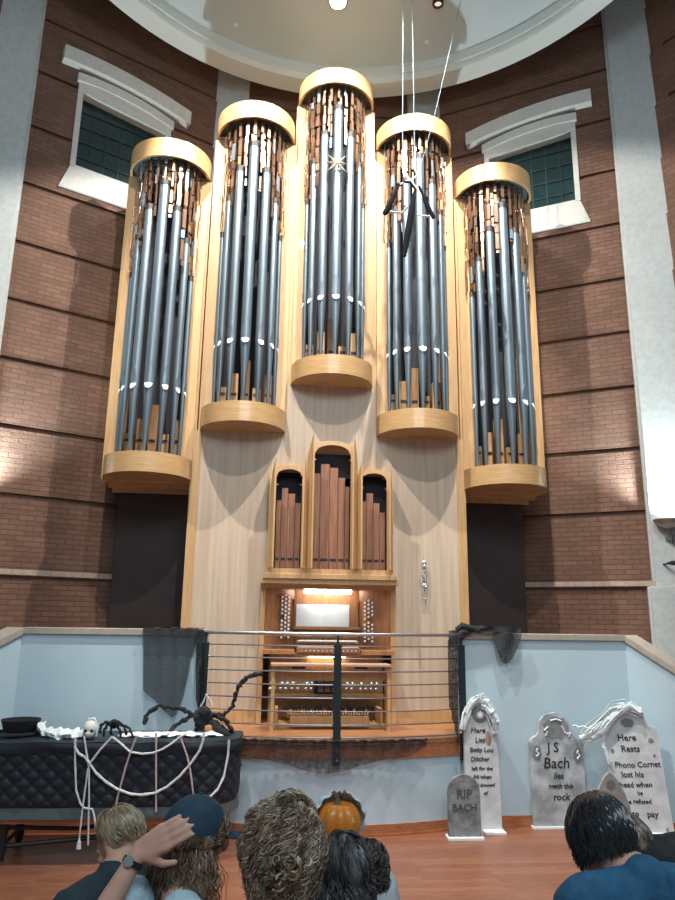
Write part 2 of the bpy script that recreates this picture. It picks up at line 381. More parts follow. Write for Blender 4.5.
# ------------------------------------------------------------------ round ceiling
RC=Vector((0,-3.4,0)); 
bm=B(); lathe(bm,[(4.80,12.9),(4.80,11.93),(4.78,11.9),(4.42,11.9),(4.40,11.93),(4.40,12.02),(4.36,12.02),(4.36,12.22)],96,RC); struct('trim_13',bm,RINGM,smooth=True)
bm=B(); lathe(bm,[(4.37,12.20),(3.2,12.24),(1.6,12.27),(.01,12.28)],96,RC); struct('ceiling_disc',bm,CEILM,smooth=True)
def zdisc(x,y): return 12.20
def downlight(x,y,label,r=.09,m=LAMP,grp=None,rimm=None):
    t=thing('ceiling_light',label,'light',(x,y,12.2),grp)
    bm=B(); lathe(bm,[(r+.03,12.26),(r+.03,12.19),(r,12.185),(r,12.24)],24,(x,y,0)); link('rim',bm,rimm or STEEL,t,True)
    bm=B(); lathe(bm,[(r,12.215),(r*.6,12.205),(.001,12.2)],24,(x,y,0)); link('lens',bm,m,t,True)
    return t
p=atz(338,2,12.2); downlight(p.x,p.y,'bright round downlight glaring above the tallest central pipe tower',.13)
LAMPO=mat('unlit_lens',(.25,.22,.2),.3)
p=atz(438,4,12.2); downlight(p.x,p.y,'small dark rimmed downlight beside the hanging wires',.06,mat('dim_lens',(.5,.45,.4),.3,emit=(1,.8,.6),es=.8),rimm=IRON)
for (px,py) in ((236,24),(427,41)):
    p=atz(px,py,12.22); t=thing('sprinkler_head','tiny pale sprinkler disc on the grey round ceiling, '+('left of the bright downlight' if px<300 else 'below the dark rimmed downlight'),'sprinkler',(p.x,p.y,12.2))
    bm=B(); lathe(bm,[(.001,12.19),(.035,12.19),(.04,12.235)],14,(p.x,p.y,0)); link('escutcheon',bm,IVORY,t,True)
# ------------------------------------------------------------------ pipe organ
ORG=thing('pipe_organ','tall honey maple pipe organ with five rounded towers of grey metal pipes','pipe organ',(0,0,1.0))
ZB={'A':H+1.907,'B':H+2.658,'C':H+3.400}; ZS={'A':H+2.186,'B':H+2.944,'C':H+3.682}
KB={'A':H+6.685,'B':H+7.457,'C':H+8.200}; KT={'A':H+6.985,'B':H+7.750,'C':H+8.474}
TX=[(-2.573,'A'),(-1.278,'B'),(0,'C'),(1.278,'B'),(2.573,'A')]
TR=.607
bm=B()
box(bm,-1.93,-.93,0,.85,1.0,ZB['B']); box(bm,.93,1.93,0,.85,1.0,ZB['B']); box(bm,-.93,.93,0,.85,2.86,ZB['B'])
box(bm,-.64,.64,0,.85,ZB['B'],ZB['C'])
link('case_panel',bm,PANEL,ORG)
bm=B()
for s in (-1,1):
    xs=sorted((s*1.93,s*1.985)); box(bm,xs[0],xs[1],-.02,.85,1.0,ZB['B']-0)
    xs=sorted((s*1.86,s*1.935)); box(bm,xs[0],xs[1],-.015,.0,1.0,ZB['B'])
each('case_edge',bm,MAPLE,ORG)
bm=B(); box(bm,-1.99,-.9,-.035,0,1.0,1.16,bev=.005); box(bm,.9,1.99,-.035,0,1.0,1.16,bev=.005); each('plinth',bm,MAPLE,ORG)
bm=B(); box(bm,-3.12,-1.985,.82,.9,1.0,4.25); box(bm,1.985,3.12,.82,.9,1.0,4.25); each('back_screen',bm,DARKB,ORG)
bm=B(); box(bm,-1.9,1.9,.9,1.4,1.0,KB['B']); box(bm,-3.05,3.05,.86,.9,4.25,KB['A']); link('rear_chest',bm,DARKB,ORG)
def halfring(bm,x,ro,ri,z0,z1,n=32):
    P=[(x+ro*math.cos(PI+PI*i/n),ro*math.sin(PI+PI*i/n)) for i in range(n+1)]+[(x+ri*math.cos(2*PI-PI*i/n),ri*math.sin(2*PI-PI*i/n)) for i in range(n+1)]
    plan(bm,P,z0,z1)
def half(bm,x,ro,z0,z1,n=32,yb=0):
    P=[(x+ro*math.cos(PI+PI*i/n),ro*math.sin(PI+PI*i/n)) for i in range(n+1)]+([(x+ro,yb),(x-ro,yb)] if yb else [])
    plan(bm,P,z0,z1)
HTOP={'A':[8.56,8.17,7.72,7.2],'B':[9.32,8.92,8.48,7.95],'C':[10.09,9.65,9.21,8.6]}
ZM={'A':5.45,'B':6.18,'C':6.92}
def pipe_bm(x,y,r,z0,zm,zt,face):
    """flue pipe: conical foot, flattened mouth with lip, cylinder, tuning collar"""
    bm=B(); c=(x,y,0)
    n=20
    lathe(bm,[(.0005,z0),(.016,z0),(.022,z0+.03),(r*.96,zm-.02),(r,zm),(r,zm+.02)],n,c)
    lathe(bm,[(r,zm+.02),(r,zt),(r*.9,zt),(r*.88,zt-.1)],n,c)
    # upper lip: raised pointed shield
    fx_,fy_=math.sin(face),-math.cos(face); t=(math.cos(face),math.sin(face))
    w=r*.80; rows=8; hh=r*4.2; V=[]
    for j in range(rows+1):
        v=j/rows; ww=w*math.sqrt(max(0,1-v**1.6)); row=[]
        for i in (-1,-.5,0,.5,1):
            a=i*ww; dep=math.sqrt(max(0,r*r-a*a))*(1.0)+.004-(.010*(1-v))*(1-abs(i))
            row.append(bm.verts.new((x+t[0]*a+fx_*dep,y+t[1]*a+fy_*dep,zm+.03+hh*v)))
        V.append(row)
    for a,b in zip(V,V[1:]):
        for i in range(4):
            bm.faces.new((a[i],a[i+1],b[i+1],b[i]))
    edge=[r_[0].co.copy() for r_ in V]+[r_[4].co.copy() for r_ in reversed(V[:-1])]
    tube(bm,edge,.004,4)
    return bm
def tower(x,k,proto=None):
    zb,zs,kb,kt=ZB[k],ZS[k],KB[k],KT[k]
    bm=B()
    for s in (-1,1):
        xs=sorted((x+s*.60,x+s*.638)); box(bm,xs[0],xs[1],.0,.85,zb,kb)
    box(bm,x-.6,x+.6,.0,.85,zb,zs-.02); box(bm,x-.6,x+.6,0,.85,kb,kb+.05)
    T=link('organ_tower',bm,MAPLE,ORG); 
    def sub(n,b,m,sm=False): 
        o=link(n,b,m,None,sm); o.parent=T; return o
    def sube(n,b,m,sm=False): each(n,b,m,T,sm)
    bm=B(); half(bm,x,TR,zb,zs,40); b_=sub('sill',bm,MAPLEH,True)
    bm=B(); halfring(bm,x,TR+.008,TR-.028,kb,kt,40); half(bm,x,TR-.0,kt-.02,kt,40); sub('cap',bm,MAPLEH,True)
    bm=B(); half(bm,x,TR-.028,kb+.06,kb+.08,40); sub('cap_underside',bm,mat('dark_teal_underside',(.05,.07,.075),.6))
    bm=B()
    for s in (-1,1):
        xs=sorted((x+s*.43,x+s*.605)); box(bm,xs[0],xs[1],-.03,.03,zs,kb,bev=.004)
        xs=sorted((x+s*.425,x+s*.44)); box(bm,xs[0],xs[1],-.02,.42,zs,kb)
    sube('stile',bm,MAPLE)
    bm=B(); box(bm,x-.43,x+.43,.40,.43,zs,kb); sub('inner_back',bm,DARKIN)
    # wooden boards low behind the feet
    bm=B()
    for i in range(5):
        xx=x-.34+.17*i; w=.062; hh=.42+.22*((i*37)%3)
        box(bm,xx-w,xx+w,.12,.22,zs,zs+hh,bev=.003)
    sube('inner_wood_pipe',bm,INNERW)
    bm=B()
    for i in range(5):
        xx=x-.34+.17*i; box(bm,xx-.045,xx+.045,.108,.124,zs+.30,zs+.335)
    box(bm,x-.42,x+.42,-.05,.10,zs,zs+.06)
    sube('pipe_mouth_slot',bm,BLACK)
    rp=.455; ang=[0,26,50,72]; rad=[.073,.062,.05,.036]
    for j in range(-3,4):
        a=math.radians(ang[abs(j)])*(1 if j>0 else -1); r=rad[abs(j)]
        px,py=x+rp*math.sin(a),-rp*math.cos(a)
        zt=HTOP[k][abs(j)]; zm=ZM[k]
        P=link('organ_pipe',pipe_bm(px,py,r,zs,zm,zt,a),TIN,None,True); P.parent=T
        # lower lip under the mouth, its reflected light put into a white colour
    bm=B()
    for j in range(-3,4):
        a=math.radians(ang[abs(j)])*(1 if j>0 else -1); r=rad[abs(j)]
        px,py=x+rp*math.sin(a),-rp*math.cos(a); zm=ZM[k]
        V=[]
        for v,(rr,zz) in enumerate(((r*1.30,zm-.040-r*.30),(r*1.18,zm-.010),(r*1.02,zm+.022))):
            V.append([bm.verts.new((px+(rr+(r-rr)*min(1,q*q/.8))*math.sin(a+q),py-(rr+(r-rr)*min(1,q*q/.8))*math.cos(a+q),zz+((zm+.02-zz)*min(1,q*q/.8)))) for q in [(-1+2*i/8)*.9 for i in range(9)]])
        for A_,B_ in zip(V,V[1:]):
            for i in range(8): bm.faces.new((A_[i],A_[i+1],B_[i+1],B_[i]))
    sube('pipe_lip',bm,mat('lip_glint_white',(.86,.88,.9),.3),True)
    bm=B()
    for j in range(-3,4):
        a=math.radians(ang[abs(j)])*(1 if j>0 else -1); r=rad[abs(j)]
        px,py=x+rp*math.sin(a),-rp*math.cos(a); zt=HTOP[k][abs(j)]
        lathe(bm,[(r*.3,zt+.001),(r*1.08,zt+.002),(r*1.08,zt+.09),(r*.3,zt+.1)],14,(px,py,0))
    sube('pipe_top_collar',bm,BLACK,True)
    # pipe shades: staggered hanging strips in three finishes
    shades=B(); mi={'c':0,'g':1,'s':2}; rr=random.Random(hash(k)%99 if 0 else {'A':3,'B':5,'C':9}[k]+int(x*7))
    n=27
    for i in range(n):
        a=(-84+168*i/(n-1)); A_=math.radians(a)
        # lower end of this strip: above the pipe tops for its angle
        aa=abs(a); base=HTOP[k][0] if aa<9 else (HTOP[k][1] if aa<37 else (HTOP[k][2] if aa<60 else HTOP[k][3]))
        on=min(abs(aa-q) for q in ang)<8
        low=base+.10 if on else base-rr.uniform(.0,.35)-(0.1 if aa<60 else .5)
        rad_=.50 if i%2 else .415
        z=kb+.06; w=rr.uniform(.014,.026)
        while z>low:
            h=rr.uniform(.10,.34); z2=max(low,z-h); c=rr.choice('ccccgccscc')
            ro=rad_+rr.uniform(-.02,.02); q=Matrix.Translation((x,0,0))@Matrix.Rotation(A_,4,'Z')
            V=[q@Vector((xx,-ro+yy,zz)) for xx in (-w,w) for yy in (0,.012) for zz in (z2+.01,z)]
            VV=[shades.verts.new(p) for p in V]
            for f in ((0,1,3,2),(4,6,7,5),(0,4,5,1),(2,3,7,6),(0,2,6,4),(1,5,7,3)): shades.faces.new([VV[t] for t in f]).material_index=mi[c]
            z=z2-rr.uniform(0,.02); w=max(.01,min(.03,w+rr.uniform(-.008,.008)))
            if rr.random()<.25: z-=.03
    o=sub('pipe_shade',shades,COPPER); o.data.materials.append(mat('gilt_strip',(.42,.27,.15),.35,.5)); o.data.materials.append(mat('silver_strip',(.36,.46,.54),.28,.6))
    return T
for x,k in TX: tower(x,k)
# stepped mouldings under the cantilevered outer towers
bm=B()
for s in (-1,1):
    for y0,y1,dz in ((.10,.13,.02),(.40,.43,.05),(.68,.73,.07)):
        xs=sorted((s*1.99,s*3.19)); box(bm,xs[0],xs[1],y0,y1,ZB['A']-dz,ZB['A'])
each('underside_moulding',bm,MAPLE,ORG)
# star
sp=Vector((-.02,-.56,0)); st=at(337,163,-.60)
bm=B()
for i in range(8):
    a=PI*i/4; L_=.23 if i%2==0 else .21
    d=Vector((math.cos(a),0,math.sin(a))); tube(bm,[st+d*.01,st+d*.06,st+d*L_],[.024,.017,.002],4)
ball(bm,st,.04,10,6); link('revolving_star',bm,mat('pale_gilt',(.75,.66,.5),.3,.5),ORG)
bm=B(); 
for i in range(8):
    a=PI*i/4+PI/8; d=Vector((math.cos(a),0,math.sin(a))); tube(bm,[st+d*.02+Vector((0,.01,0)),st+d*.12+Vector((0,.01,0))],[.01,.001],4)
link('star_ray',bm,TINB,ORG)
# --- centre niche case with three arched openings
NC=B(); yF=-.28
def archp(x0,x1,z0,zc,n=12):
    """arch polygon: springs at zc-(half width)*.6"""
    r=(x1-x0)/2; h=r*.55; return [(x0,z0),(x1,z0)]+[((x0+x1)/2+r*math.cos(PI*i/n),zc-h+h*math.sin(PI*i/n)) for i in range(n+1)]
def framed(bm,X0,X1,Z0,ZT,ax0,ax1,az0,azc,y0,y1):
    """front board X0..X1, Z0..ZT with an arched hole"""
    n=12; r=(ax1-ax0)/2; h=r*.55; xc=(ax0+ax1)/2
    top=lambda x:azc-h+h*math.sqrt(max(0,1-((x-xc)/r)**2))
    roof=lambda x:ZT-.0+ .0
    box(bm,X0,ax0,y0,y1,Z0,azc-h-.02); box(bm,ax1,X1,y0,y1,Z0,azc-h-.02); box(bm,ax0,ax1,y0,y1,Z0,az0)
    xs=[X0]+[ax0+(ax1-ax0)*i/n for i in range(n+1)]+[X1]
    for a,b in zip(xs,xs[1:]):
        za=top(min(max(a,ax0),ax1)) if (a>=ax0 and b<=ax1) else azc-h-.02; zb=top(min(max(b,ax0),ax1)) if (a>=ax0 and b<=ax1) else azc-h-.02
        R_=(X1-X0)/2; XC_=(X0+X1)/2; rf=lambda x:ZT-R_*.42+R_*.42*math.sqrt(max(0,1-((x-XC_)/R_)**2))
        v=[bm.verts.new(p) for p in ((a,y0,za),(b,y0,zb),(b,y0,rf(b)),(a,y0,rf(a)),(a,y1,za),(b,y1,zb),(b,y1,rf(b)),(a,y1,rf(a)))]
        for f in ((0,1,2,3),(7,6,5,4),(0,4,5,1),(3,2,6,7),(0,3,7,4),(1,5,6,2)): bm.faces.new([v[t] for t in f])
        v=[bm.verts.new(p) for p in ((a,y1,rf(a)-.02),(b,y1,rf(b)-.02),(b,y1,rf(b)),(a,y1,rf(a)),(a,-.004,rf(a)-.02),(b,-.004,rf(b)-.02),(b,-.004,rf(b)),(a,-.004,rf(a)))]
        for f in ((0,1,2,3),(7,6,5,4),(0,4,5,1),(3,2,6,7),(0,3,7,4),(1,5,6,2)): bm.faces.new([v[t] for t in f])
BAYS=[(-.86,-.32,4.43,-.77,-.41),(-.32,.33,4.80,-.25,.27),(.33,.87,4.41,.42,.78)]
for X0,X1,ZT,a0,a1 in BAYS: framed(NC,X0,X1,2.92,ZT,a0,a1,3.0,ZT-.06,yF,yF+.04)
box(NC,-.86,-.82,yF+.04,0,2.92,4.25); box(NC,.83,.87,yF+.04,0,2.92,4.23); box(NC,-.345,-.305,yF-.03,0,2.92,4.3); box(NC,.31,.35,yF-.03,0,2.92,4.3)
NCo=link('niche_case',NC,MAPLE,ORG)
def nsub(n,b,m,sm=False):
    o=link(n,b,m,None,sm); o.parent=NCo; return o
def nsube(n,b,m,sm=False): each(n,b,m,NCo,sm)
bm=B(); box(bm,-.90,.91,yF-.05,0,2.86,2.93,bev=.006); box(bm,-.93,.94,yF-.02,0,2.80,2.86); nsub('niche_shelf',bm,MAPLE)
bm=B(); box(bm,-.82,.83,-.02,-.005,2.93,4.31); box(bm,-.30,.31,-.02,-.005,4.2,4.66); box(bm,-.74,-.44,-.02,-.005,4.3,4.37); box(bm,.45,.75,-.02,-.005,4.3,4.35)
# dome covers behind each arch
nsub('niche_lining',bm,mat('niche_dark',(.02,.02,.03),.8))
WP=[[(-.755,-.69,3.98),(-.685,-.60,4.16),(-.595,-.50,4.08),(-.495,-.42,3.95)],
    [(-.24,-.15,4.38),(-.145,-.02,4.52),(-.015,.10,4.47),(.105,.20,4.33),(.205,.26,4.2)],
    [(.43,.50,4.0),(.505,.60,4.12),(.605,.69,3.98),(.695,.77,3.85)]]
for bay in WP:
    for x0,x1,zt in bay:
        bm=B(); box(bm,x0,x1,yF+.10,yF+.19,3.0,zt-.04,bev=.003); nsub('wooden_pipe',bm,PIPEW)
bm=B()
for bay in WP:
    for x0,x1,zt in bay: box(bm,x0+.012,x1-.012,yF+.094,yF+.102,3.12,3.15)
nsube('wooden_pipe_mouth',bm,BLACK)
# open doors
def door(hx,fxx,z0,zh,zf,w):
    """leaf hinged at x=hx on the frame, free edge at x=fxx standing w in front of it, z0..zh at the hinge, zf at the free edge"""
    bm=B(); t=.022; f=Vector((fxx-hx,-w,0)); nn=Vector((.022 if fxx<hx else -.022,0,0))
    O=Vector((hx,yF,0)); P=[O+Vector((0,0,z0)),O+Vector((0,0,zh)),O+f*.5+Vector((0,0,zh*.40+zf*.60)),O+f+Vector((0,0,zf)),O+f+Vector((0,0,z0))]
    a=[bm.verts.new(p) for p in P]; b=[bm.verts.new(p+nn) for p in P]
    bm.faces.new(a); bm.faces.new(b[::-1])
    for i in range(5): bm.faces.new((a[i],b[i],b[(i+1)%5],a[(i+1)%5]))
    nsub('niche_door',bm,MAPLE)
for (X0,X1,ZT,a0,a1) in BAYS:
    big=ZT>4.6; k=.075 if big else .06
    door(a0-k,a0-.004,3.0,ZT-.34,ZT+.06,.17); door(a1+k,a1+.004,3.0,ZT-.34,ZT+.06,.17)
bm=B()
for (X0,X1,ZT,a0,a1) in BAYS:
    for xx in (a0+.02,a1-.02): ball(bm,(xx,yF-.01,ZT-.28),.014,8,6)
nsube('door_catch',bm,SILV,True)
# --- console
def csube(n,b,m,sm=False): each(n,b,m,CO,sm)
bm=B()
for s in (-1,1):
    xs=sorted((s*.87,s*.935)); box(bm,xs[0],xs[1],-.06,.0,1.0,2.80)
box(bm,-.935,.935,-.08,0,2.74,2.80)
box(bm,-.93,.93,.70,.74,1.0,2.80)     # back
box(bm,-.93,-.91,0,.7,1.0,2.80); box(bm,.91,.93,0,.7,1.0,2.80); box(bm,-.93,.93,0,.7,2.80,2.86)
CO=link('console',bm,CONS,ORG)
def csub(n,b,m,sm=False):
    o=link(n,b,m,None,sm); o.parent=CO; return o
bm=B()
for s in (-1,1):
    xs=sorted((s*.865,s*.93)); box(bm,xs[0],xs[1],-.085,-.06,1.0,2.86)
box(bm,-.93,.93,-.10,-.08,2.74,2.86); csube('console_surround',bm,MAPLE)
# angled jambs
JK=[]
for s in (-1,1):
    a=Vector((s*.46,.20,0)); b=Vector((s*.87,-.04,0)); d=(b-a).normalized(); nn=Vector((d.y*s,-d.x*s,0)); 
    if nn.y>0: nn=-nn
    bm=B(); v=[]
    for p in (a,b):
        for q in (0,-.03):
            for z in (1.93,2.74): v.append(bm.verts.new(p+nn*q+Vector((0,0,z))))
    for f in ((0,1,3,2),(4,6,7,5),(0,4,5,1),(2,3,7,6),(0,2,6,4),(1,5,7,3)): bm.faces.new([v[t] for t in f])
    csub('stop_jamb',bm,CONS)
    JK.append((a,d,nn,s))
knob=None
KW=mat('knob_white',(.88,.86,.84),.3)
KP=mat('knob_plum_stem',(.05,.02,.03),.3)
def knobs():
    global knob
    for a,d,nn,s in JK:
        rows=[]
        for g,(zt,nr) in enumerate(((2.66,6),(2.34,5)) if s<0 else ((2.60,5),(2.30,5))):
            for r_ in range(nr):
                for c in range(3):
                    if c==1: z=zt+.0-r_*.055
                    else: z=zt-.03-r_*.055
                    if c==2 and r_==nr-1 and g==0: continue
                    p=a+d*(.11+.055*c if s>0 else .115+.055*c)+Vector((0,0,z))
                    if knob is None:
                        bm=B(); q=nn.to_track_quat('Z','Y').to_matrix()
                        lathe(bm,[(.001,.062),(.014,.060),(.019,.052),(.019,.046)],10,(0,0,0)); k=csub('stop_knob',bm,KW,True); k.rotation_euler=nn.to_track_quat('Z','Y').to_euler(); k.location=p; knob=k
                    else:
                        k=knob.copy(); COL.objects.link(k); k.parent=CO; k.location=p; k.rotation_euler=nn.to_track_quat('Z','Y').to_euler()
                    rows.append(p)
        bm=B()
        for p in rows: tube(bm,[p,p+nn*.047],[.012,.016],8)
        csube('stop_knob_stem',bm,KP,True)
knobs()
bm=B(); box(bm,-.47,.47,.24,.27,1.93,2.74); csub('music_panel',bm,CONS)
bm=B(); box(bm,-.47,.47,.10,.20,2.20,2.235,bev=.004); box(bm,-.46,.44,.16,.18,2.23,2.62); csub('music_desk',bm,CONS)
bm=B(); box(bm,-.33,.33,.02,.07,2.69,2.735,bev=.005); csub('console_lamp',bm,LAMPW)
for i,(z,y) in enumerate(((2.13,.10),(2.06,-.02),(1.985,-.14))):
    bm=B(); box(bm,-.43,.41,y-.13,y+.02,z-.035,z-.012); K=csub('keyboard_bed',bm,CONS)
    bm=B(); nk=36; w=.80/nk
    for k in range(nk):
        x=-.41+w*k; box(bm,x+.0012,x+w-.0012,y-.14,y,z-.012,z+.003)
    csub('white_keys',bm,IVORY)
    bm=B()
    for k in range(nk):
        if k%7 in (0,1,3,4,5): x=-.41+w*(k+1); box(bm,x-.006,x+.006,y-.085,y,z,z+.014)
    csub('black_keys',bm,BLACK)
bm=B(); box(bm,-.43,.41,-.31,-.28,1.90,1.965,bev=.004)
csub('key_slip',bm,PIPEW)
bm=B()
for i in range(14): ball(bm,(-.36+.055*i,-.315,1.93),.008,8,5)
csube('thumb_piston',bm,IVORY,True)
bm=B(); box(bm,-.87,-.45,-.30,0.18,1.88,1.94,bev=.005); box(bm,.43,.87,-.30,0.18,1.88,1.94,bev=.005); box(bm,-.45,.43,-.28,.2,1.86,1.90); csube('key_cheek',bm,CONS)
bm=B(); box(bm,-.78,.78,.10,.13,1.0,1.86); csub('knee_panel',bm,MAPLE)
bm=B(); box(bm,-.25,.25,.03,.07,1.825,1.855); csub('pedal_lamp',bm,mat('warm_lamp',(1,1,1),.5,emit=(1,.75,.4),es=10))
# toe pistons and swell shoes
bm=B(); box(bm,-.76,.76,-.12,.08,1.34,1.37); box(bm,-.76,.76,.06,.10,1.34,1.56); csub('toe_board',bm,MAPLE)
for s,xs in ((-1,(-.62,-.55,-.47,-.39,-.28,-.21,-.76,-.70)),(1,(.27,.34,.46,.53,.60,.67))):
    for i,x in enumerate(xs):
        for dz in (0,.07):
            if dz and i%4==3: continue
            bm=B(); lathe(bm,[(.001,.05),(.018,.048),(.022,.035),(.014,.02),(.012,0)],12,(0,0,0)); q=Vector((0,-1,.35)).to_track_quat('Z','Y')
            for v in bm.verts: v.co=q@v.co+Vector((x+(.02 if dz else 0),.05-.05*(dz==0),1.42+dz))
            csub('toe_piston',bm,SILV,True)
bm=B(); box(bm,-.17,.17,-.10,.06,1.37,1.56); csub('swell_box_well',bm,BLACK)
for x in (-.09,.0,.09):
    bm=B(); v=box(bm,x-.035,x+.035,-.16,-.12,1.40,1.54); csub('swell_shoe',bm,mat('dark_shoe',(.07,.065,.06),.5))
# pedalboard
bm=B(); box(bm,-.66,.66,-.50,.1,1.0,1.03); box(bm,-.50,.50,-.56,-.52,1.02,1.15,bev=.005); box(bm,-.69,-.65,-.5,.1,1.0,1.22); box(bm,.65,.69,-.5,.1,1.0,1.22)
PBo=csub('pedalboard',bm,MAPLE)
bm=B()
for k in range(30):
    x=-.58+.04*k; x2=x*.82
    v=[bm.verts.new(p) for p in ((x2-.008,-.50,1.10),(x2+.008,-.50,1.10),(x+.010,-.0,1.10),(x-.010,-.0,1.10),(x2-.008,-.50,1.13),(x2+.008,-.50,1.13),(x+.010,-.0,1.18),(x-.010,-.0,1.18))]
    for f in ((0,3,2,1),(4,5,6,7),(0,1,5,4),(1,2,6,5),(2,3,7,6),(3,0,4,7)): bm.faces.new([v[t] for t in f])
csub('pedal_key',bm,INNERW)
bm=B()
for k in range(30):
    if k%7 in (0,1,3,4,5):
        x=-.56+.04*k; box(bm,x-.009,x+.009,-.28,-.02,1.17,1.225)
csub('pedal_sharp',bm,BLACK)
# bench
t=thing('organ_bench','pale maple organ bench with a thin seat in front of the console','bench',(0,-.72,1.0))
bm=B(); box(bm,-.76,.74,-.86,-.56,1.765,1.795,bev=.004); link('seat',bm,mat('bench_top_wood',(.58,.36,.28),.4),t)
for s in (-.74,.70):
    bm=B(); box(bm,s-.01,s+.035,-.82,-.60,1.0,1.765,bev=.004); link('side',bm,MAPLE,t)
bm=B(); box(bm,-.72,.71,-.62,-.60,1.58,1.70); link('rail',bm,MAPLE,t)
bm=B(); box(bm,-.50,-.34,-.84,-.78,1.735,1.765); box(bm,.28,.44,-.84,-.78,1.735,1.765); each('seat_block',bm,BLACK,t)
# score
t=thing('music_score','open white music score spread on the organ console desk','sheet music',(0,.14,2.24))
bm=B()
def pg(u,v): x=-.43+.74*u; return Vector((x,.135-.02*math.sin(PI*((u*2)%1.0 if u<1 else 0)),2.24+.30*v))
grid(bm,pg,20,2); link('page',bm,PAPER,t)
# skeleton ornament
t=thing('skeleton_ornament','small silvery hanging skeleton on the right pale organ panel','ornament',(1.345,-.02,2.6))
s0=at(424,562,-.04); e0=at(424.5,600,-.04); sx=s0.x
def zz(f): return s0.z+(e0.z-s0.z)*f
bm=B(); ball(bm,(sx-.003,-.05,zz(.02)),(.040,.03,.038),12,8); ball(bm,(sx+.004,-.055,zz(.11)),(.026,.02,.025),10,6); link('skull',bm,mat('silvered_plastic',(.62,.65,.67),.25,.35),t,True)
bm=B(); tube(bm,[(sx,-.04,zz(.1)),(sx+.005,-.03,zz(.62))],.008,6)
for i in range(5):
    w=.045-.004*i; zc=zz(.22+.055*i)
    tube(bm,[(sx+w*math.cos(a),-.045-.02*math.sin(a),zc-.02*abs(math.cos(a))) for a in [PI*k/8 for k in range(9)]],.0055,5)
link('ribcage',bm,MATS['silvered_plastic'],t,True)
bm=B(); ball(bm,(sx+.005,-.04,zz(.60)),(.035,.02,.018),10,6)
for s in (-1,1): tube(bm,[(sx+s*.02,-.04,zz(.62)),(sx+s*.026,-.05,zz(.78)),(sx+s*.012,-.04,zz(.95)),(sx+s*.018,-.07,zz(.99))],[.010,.008,.007,.014],6)
each('leg_bones',bm,MATS['silvered_plastic'],t,True)
bm=B()
for s in (-1,1): tube(bm,[(sx+s*.04,-.04,zz(.2)),(sx+s*.055,-.04,zz(.38)),(sx+s*.04,-.05,zz(.58)),(sx+s*.015,-.06,zz(.66))],[.009,.007,.007,.009],6)
each('arm_bones',bm,MATS['silvered_plastic'],t,True)
bm=B(); tube(bm,[(sx,-.03,zz(-.12)),(sx,-.04,zz(.0))],.003,5); link('hanging_cord',bm,BLACK,t)
# ------------------------------------------------------------------ stage railing
t=thing('guard_railing','curved stainless guard railing with dark posts along the stage edge','railing',(0,-1.3,.74))
def rc(x,off=.04): 
    a=arcpt(max(-XC,min(XC,x)),off); return a
for x in (-1.53,0,1.53):
    bm=B(); px,py=(arcpt(x*.995,.05)); box(bm,px-.043,px+.043,py-.012,py+.012,.74,2.05,bev=.003)
    box(bm,px-.012,px+.012,py-.012,py+.012,2.05,2.15)
    box(bm,px-.035,px+.035,py,arcpt(x*.995,.0)[1]+.01,.80,.95)
    link('post',bm,POSTM,t)
bm=B()
for x in (-1.53,0,1.53):
    px,py=arcpt(x*.995,.05)
    for z in (.80,.90): lathe(bm,[(.001,.006),(.012,.004),(.014,0)],10,(px,py-.012,z),axis=Matrix.Rotation(PI/2,3,'X'))
each('post_bolt',bm,SILV,t,True)
bm=B(); tube(bm,[(*arcpt(-1.56+3.1*i/30,.05),2.165) for i in range(31)],.02,12); link('handrail',bm,STEEL,t,True)
for z in (2.03,1.89,1.745,1.60,1.455,1.31,1.165,1.03):
    bm=B(); tube(bm,[(*arcpt(-1.50+3.0*i/30,.035),z) for i in range(31)],.0075,8); link('rod',bm,mat('rod_steel',(.30,.30,.33),.35,.9),t,True)
bm=B()
for x in (-.05,.05,-1.48,1.48):
    for z in (2.03,1.89,1.745,1.60,1.455,1.31,1.165,1.03):
        px,py=arcpt(x,.035); ball(bm,(px,py,z),(.013,.012,.012),8,6)
each('rod_fitting',bm,SILV,t,True)
# ------------------------------------------------------------------ sconces
def sconce(x,label,zc=3.80):
    s=1 if x>0 else -1; y=fx(abs(x),1)-.17; t=thing('wall_sconce',label,'wall lamp',(x,y,zc))
    bm=B(); lathe(bm,[(.02,-.13),(.10,-.115),(.19,-.06),(.24,0),(.235,.0),(.185,-.05),(.09,-.10),(.001,-.11)],28,(x,y-.08,zc)); link('bowl',bm,mat('brushed_nickel',(.42,.40,.38),.4,.6),t,True)
    bm=B(); box(bm,x-.02,x+.02,y-.06,y+.20,zc-.28,zc-.24); tube(bm,[(x,y-.04,zc-.26),(x,y-.08,zc-.12)],.015,8); box(bm,x+.05,x+.16,y-.04,y+.08,zc-.34,zc-.20,bev=.01); link('bracket',bm,mat('grey_bracket',(.25,.25,.25),.5,.5),t)
    bm=B(); ball(bm,(x,y-.08,zc-.05),(.03,.03,.04),10,8); link('bulb',bm,mat('sconce_bulb',(1,1,1),.5,emit=(.85,.97,1),es=30),t,True)
    ld=bpy.data.lights.new('sconce_light','SPOT'); ld.energy=1050; ld.spot_size=math.radians(125); ld.spot_blend=.9; ld.shadow_soft_size=.05; ld.color=(.80,.96,1)
    lo=bpy.data.objects.new('sconce_light',ld); COL.objects.link(lo); lo.location=(x,y-.08,zc+.02); lo.rotation_euler=Vector((0,.10,1)).to_track_quat('-Z','Y').to_euler(); lo.parent=t; lo.matrix_parent_inverse=Matrix.Translation(t.location).inverted()
sconce(4.90,'nickel bowl uplight glowing on the right stone pilaster')
sconce(-4.90,'nickel bowl uplight on the left stone pilaster')
p=at(673,563,-.4); t=thing('small_wall_gadget','little black device beneath the right uplight','gadget',p)  # small black item on an arm, of no known kind
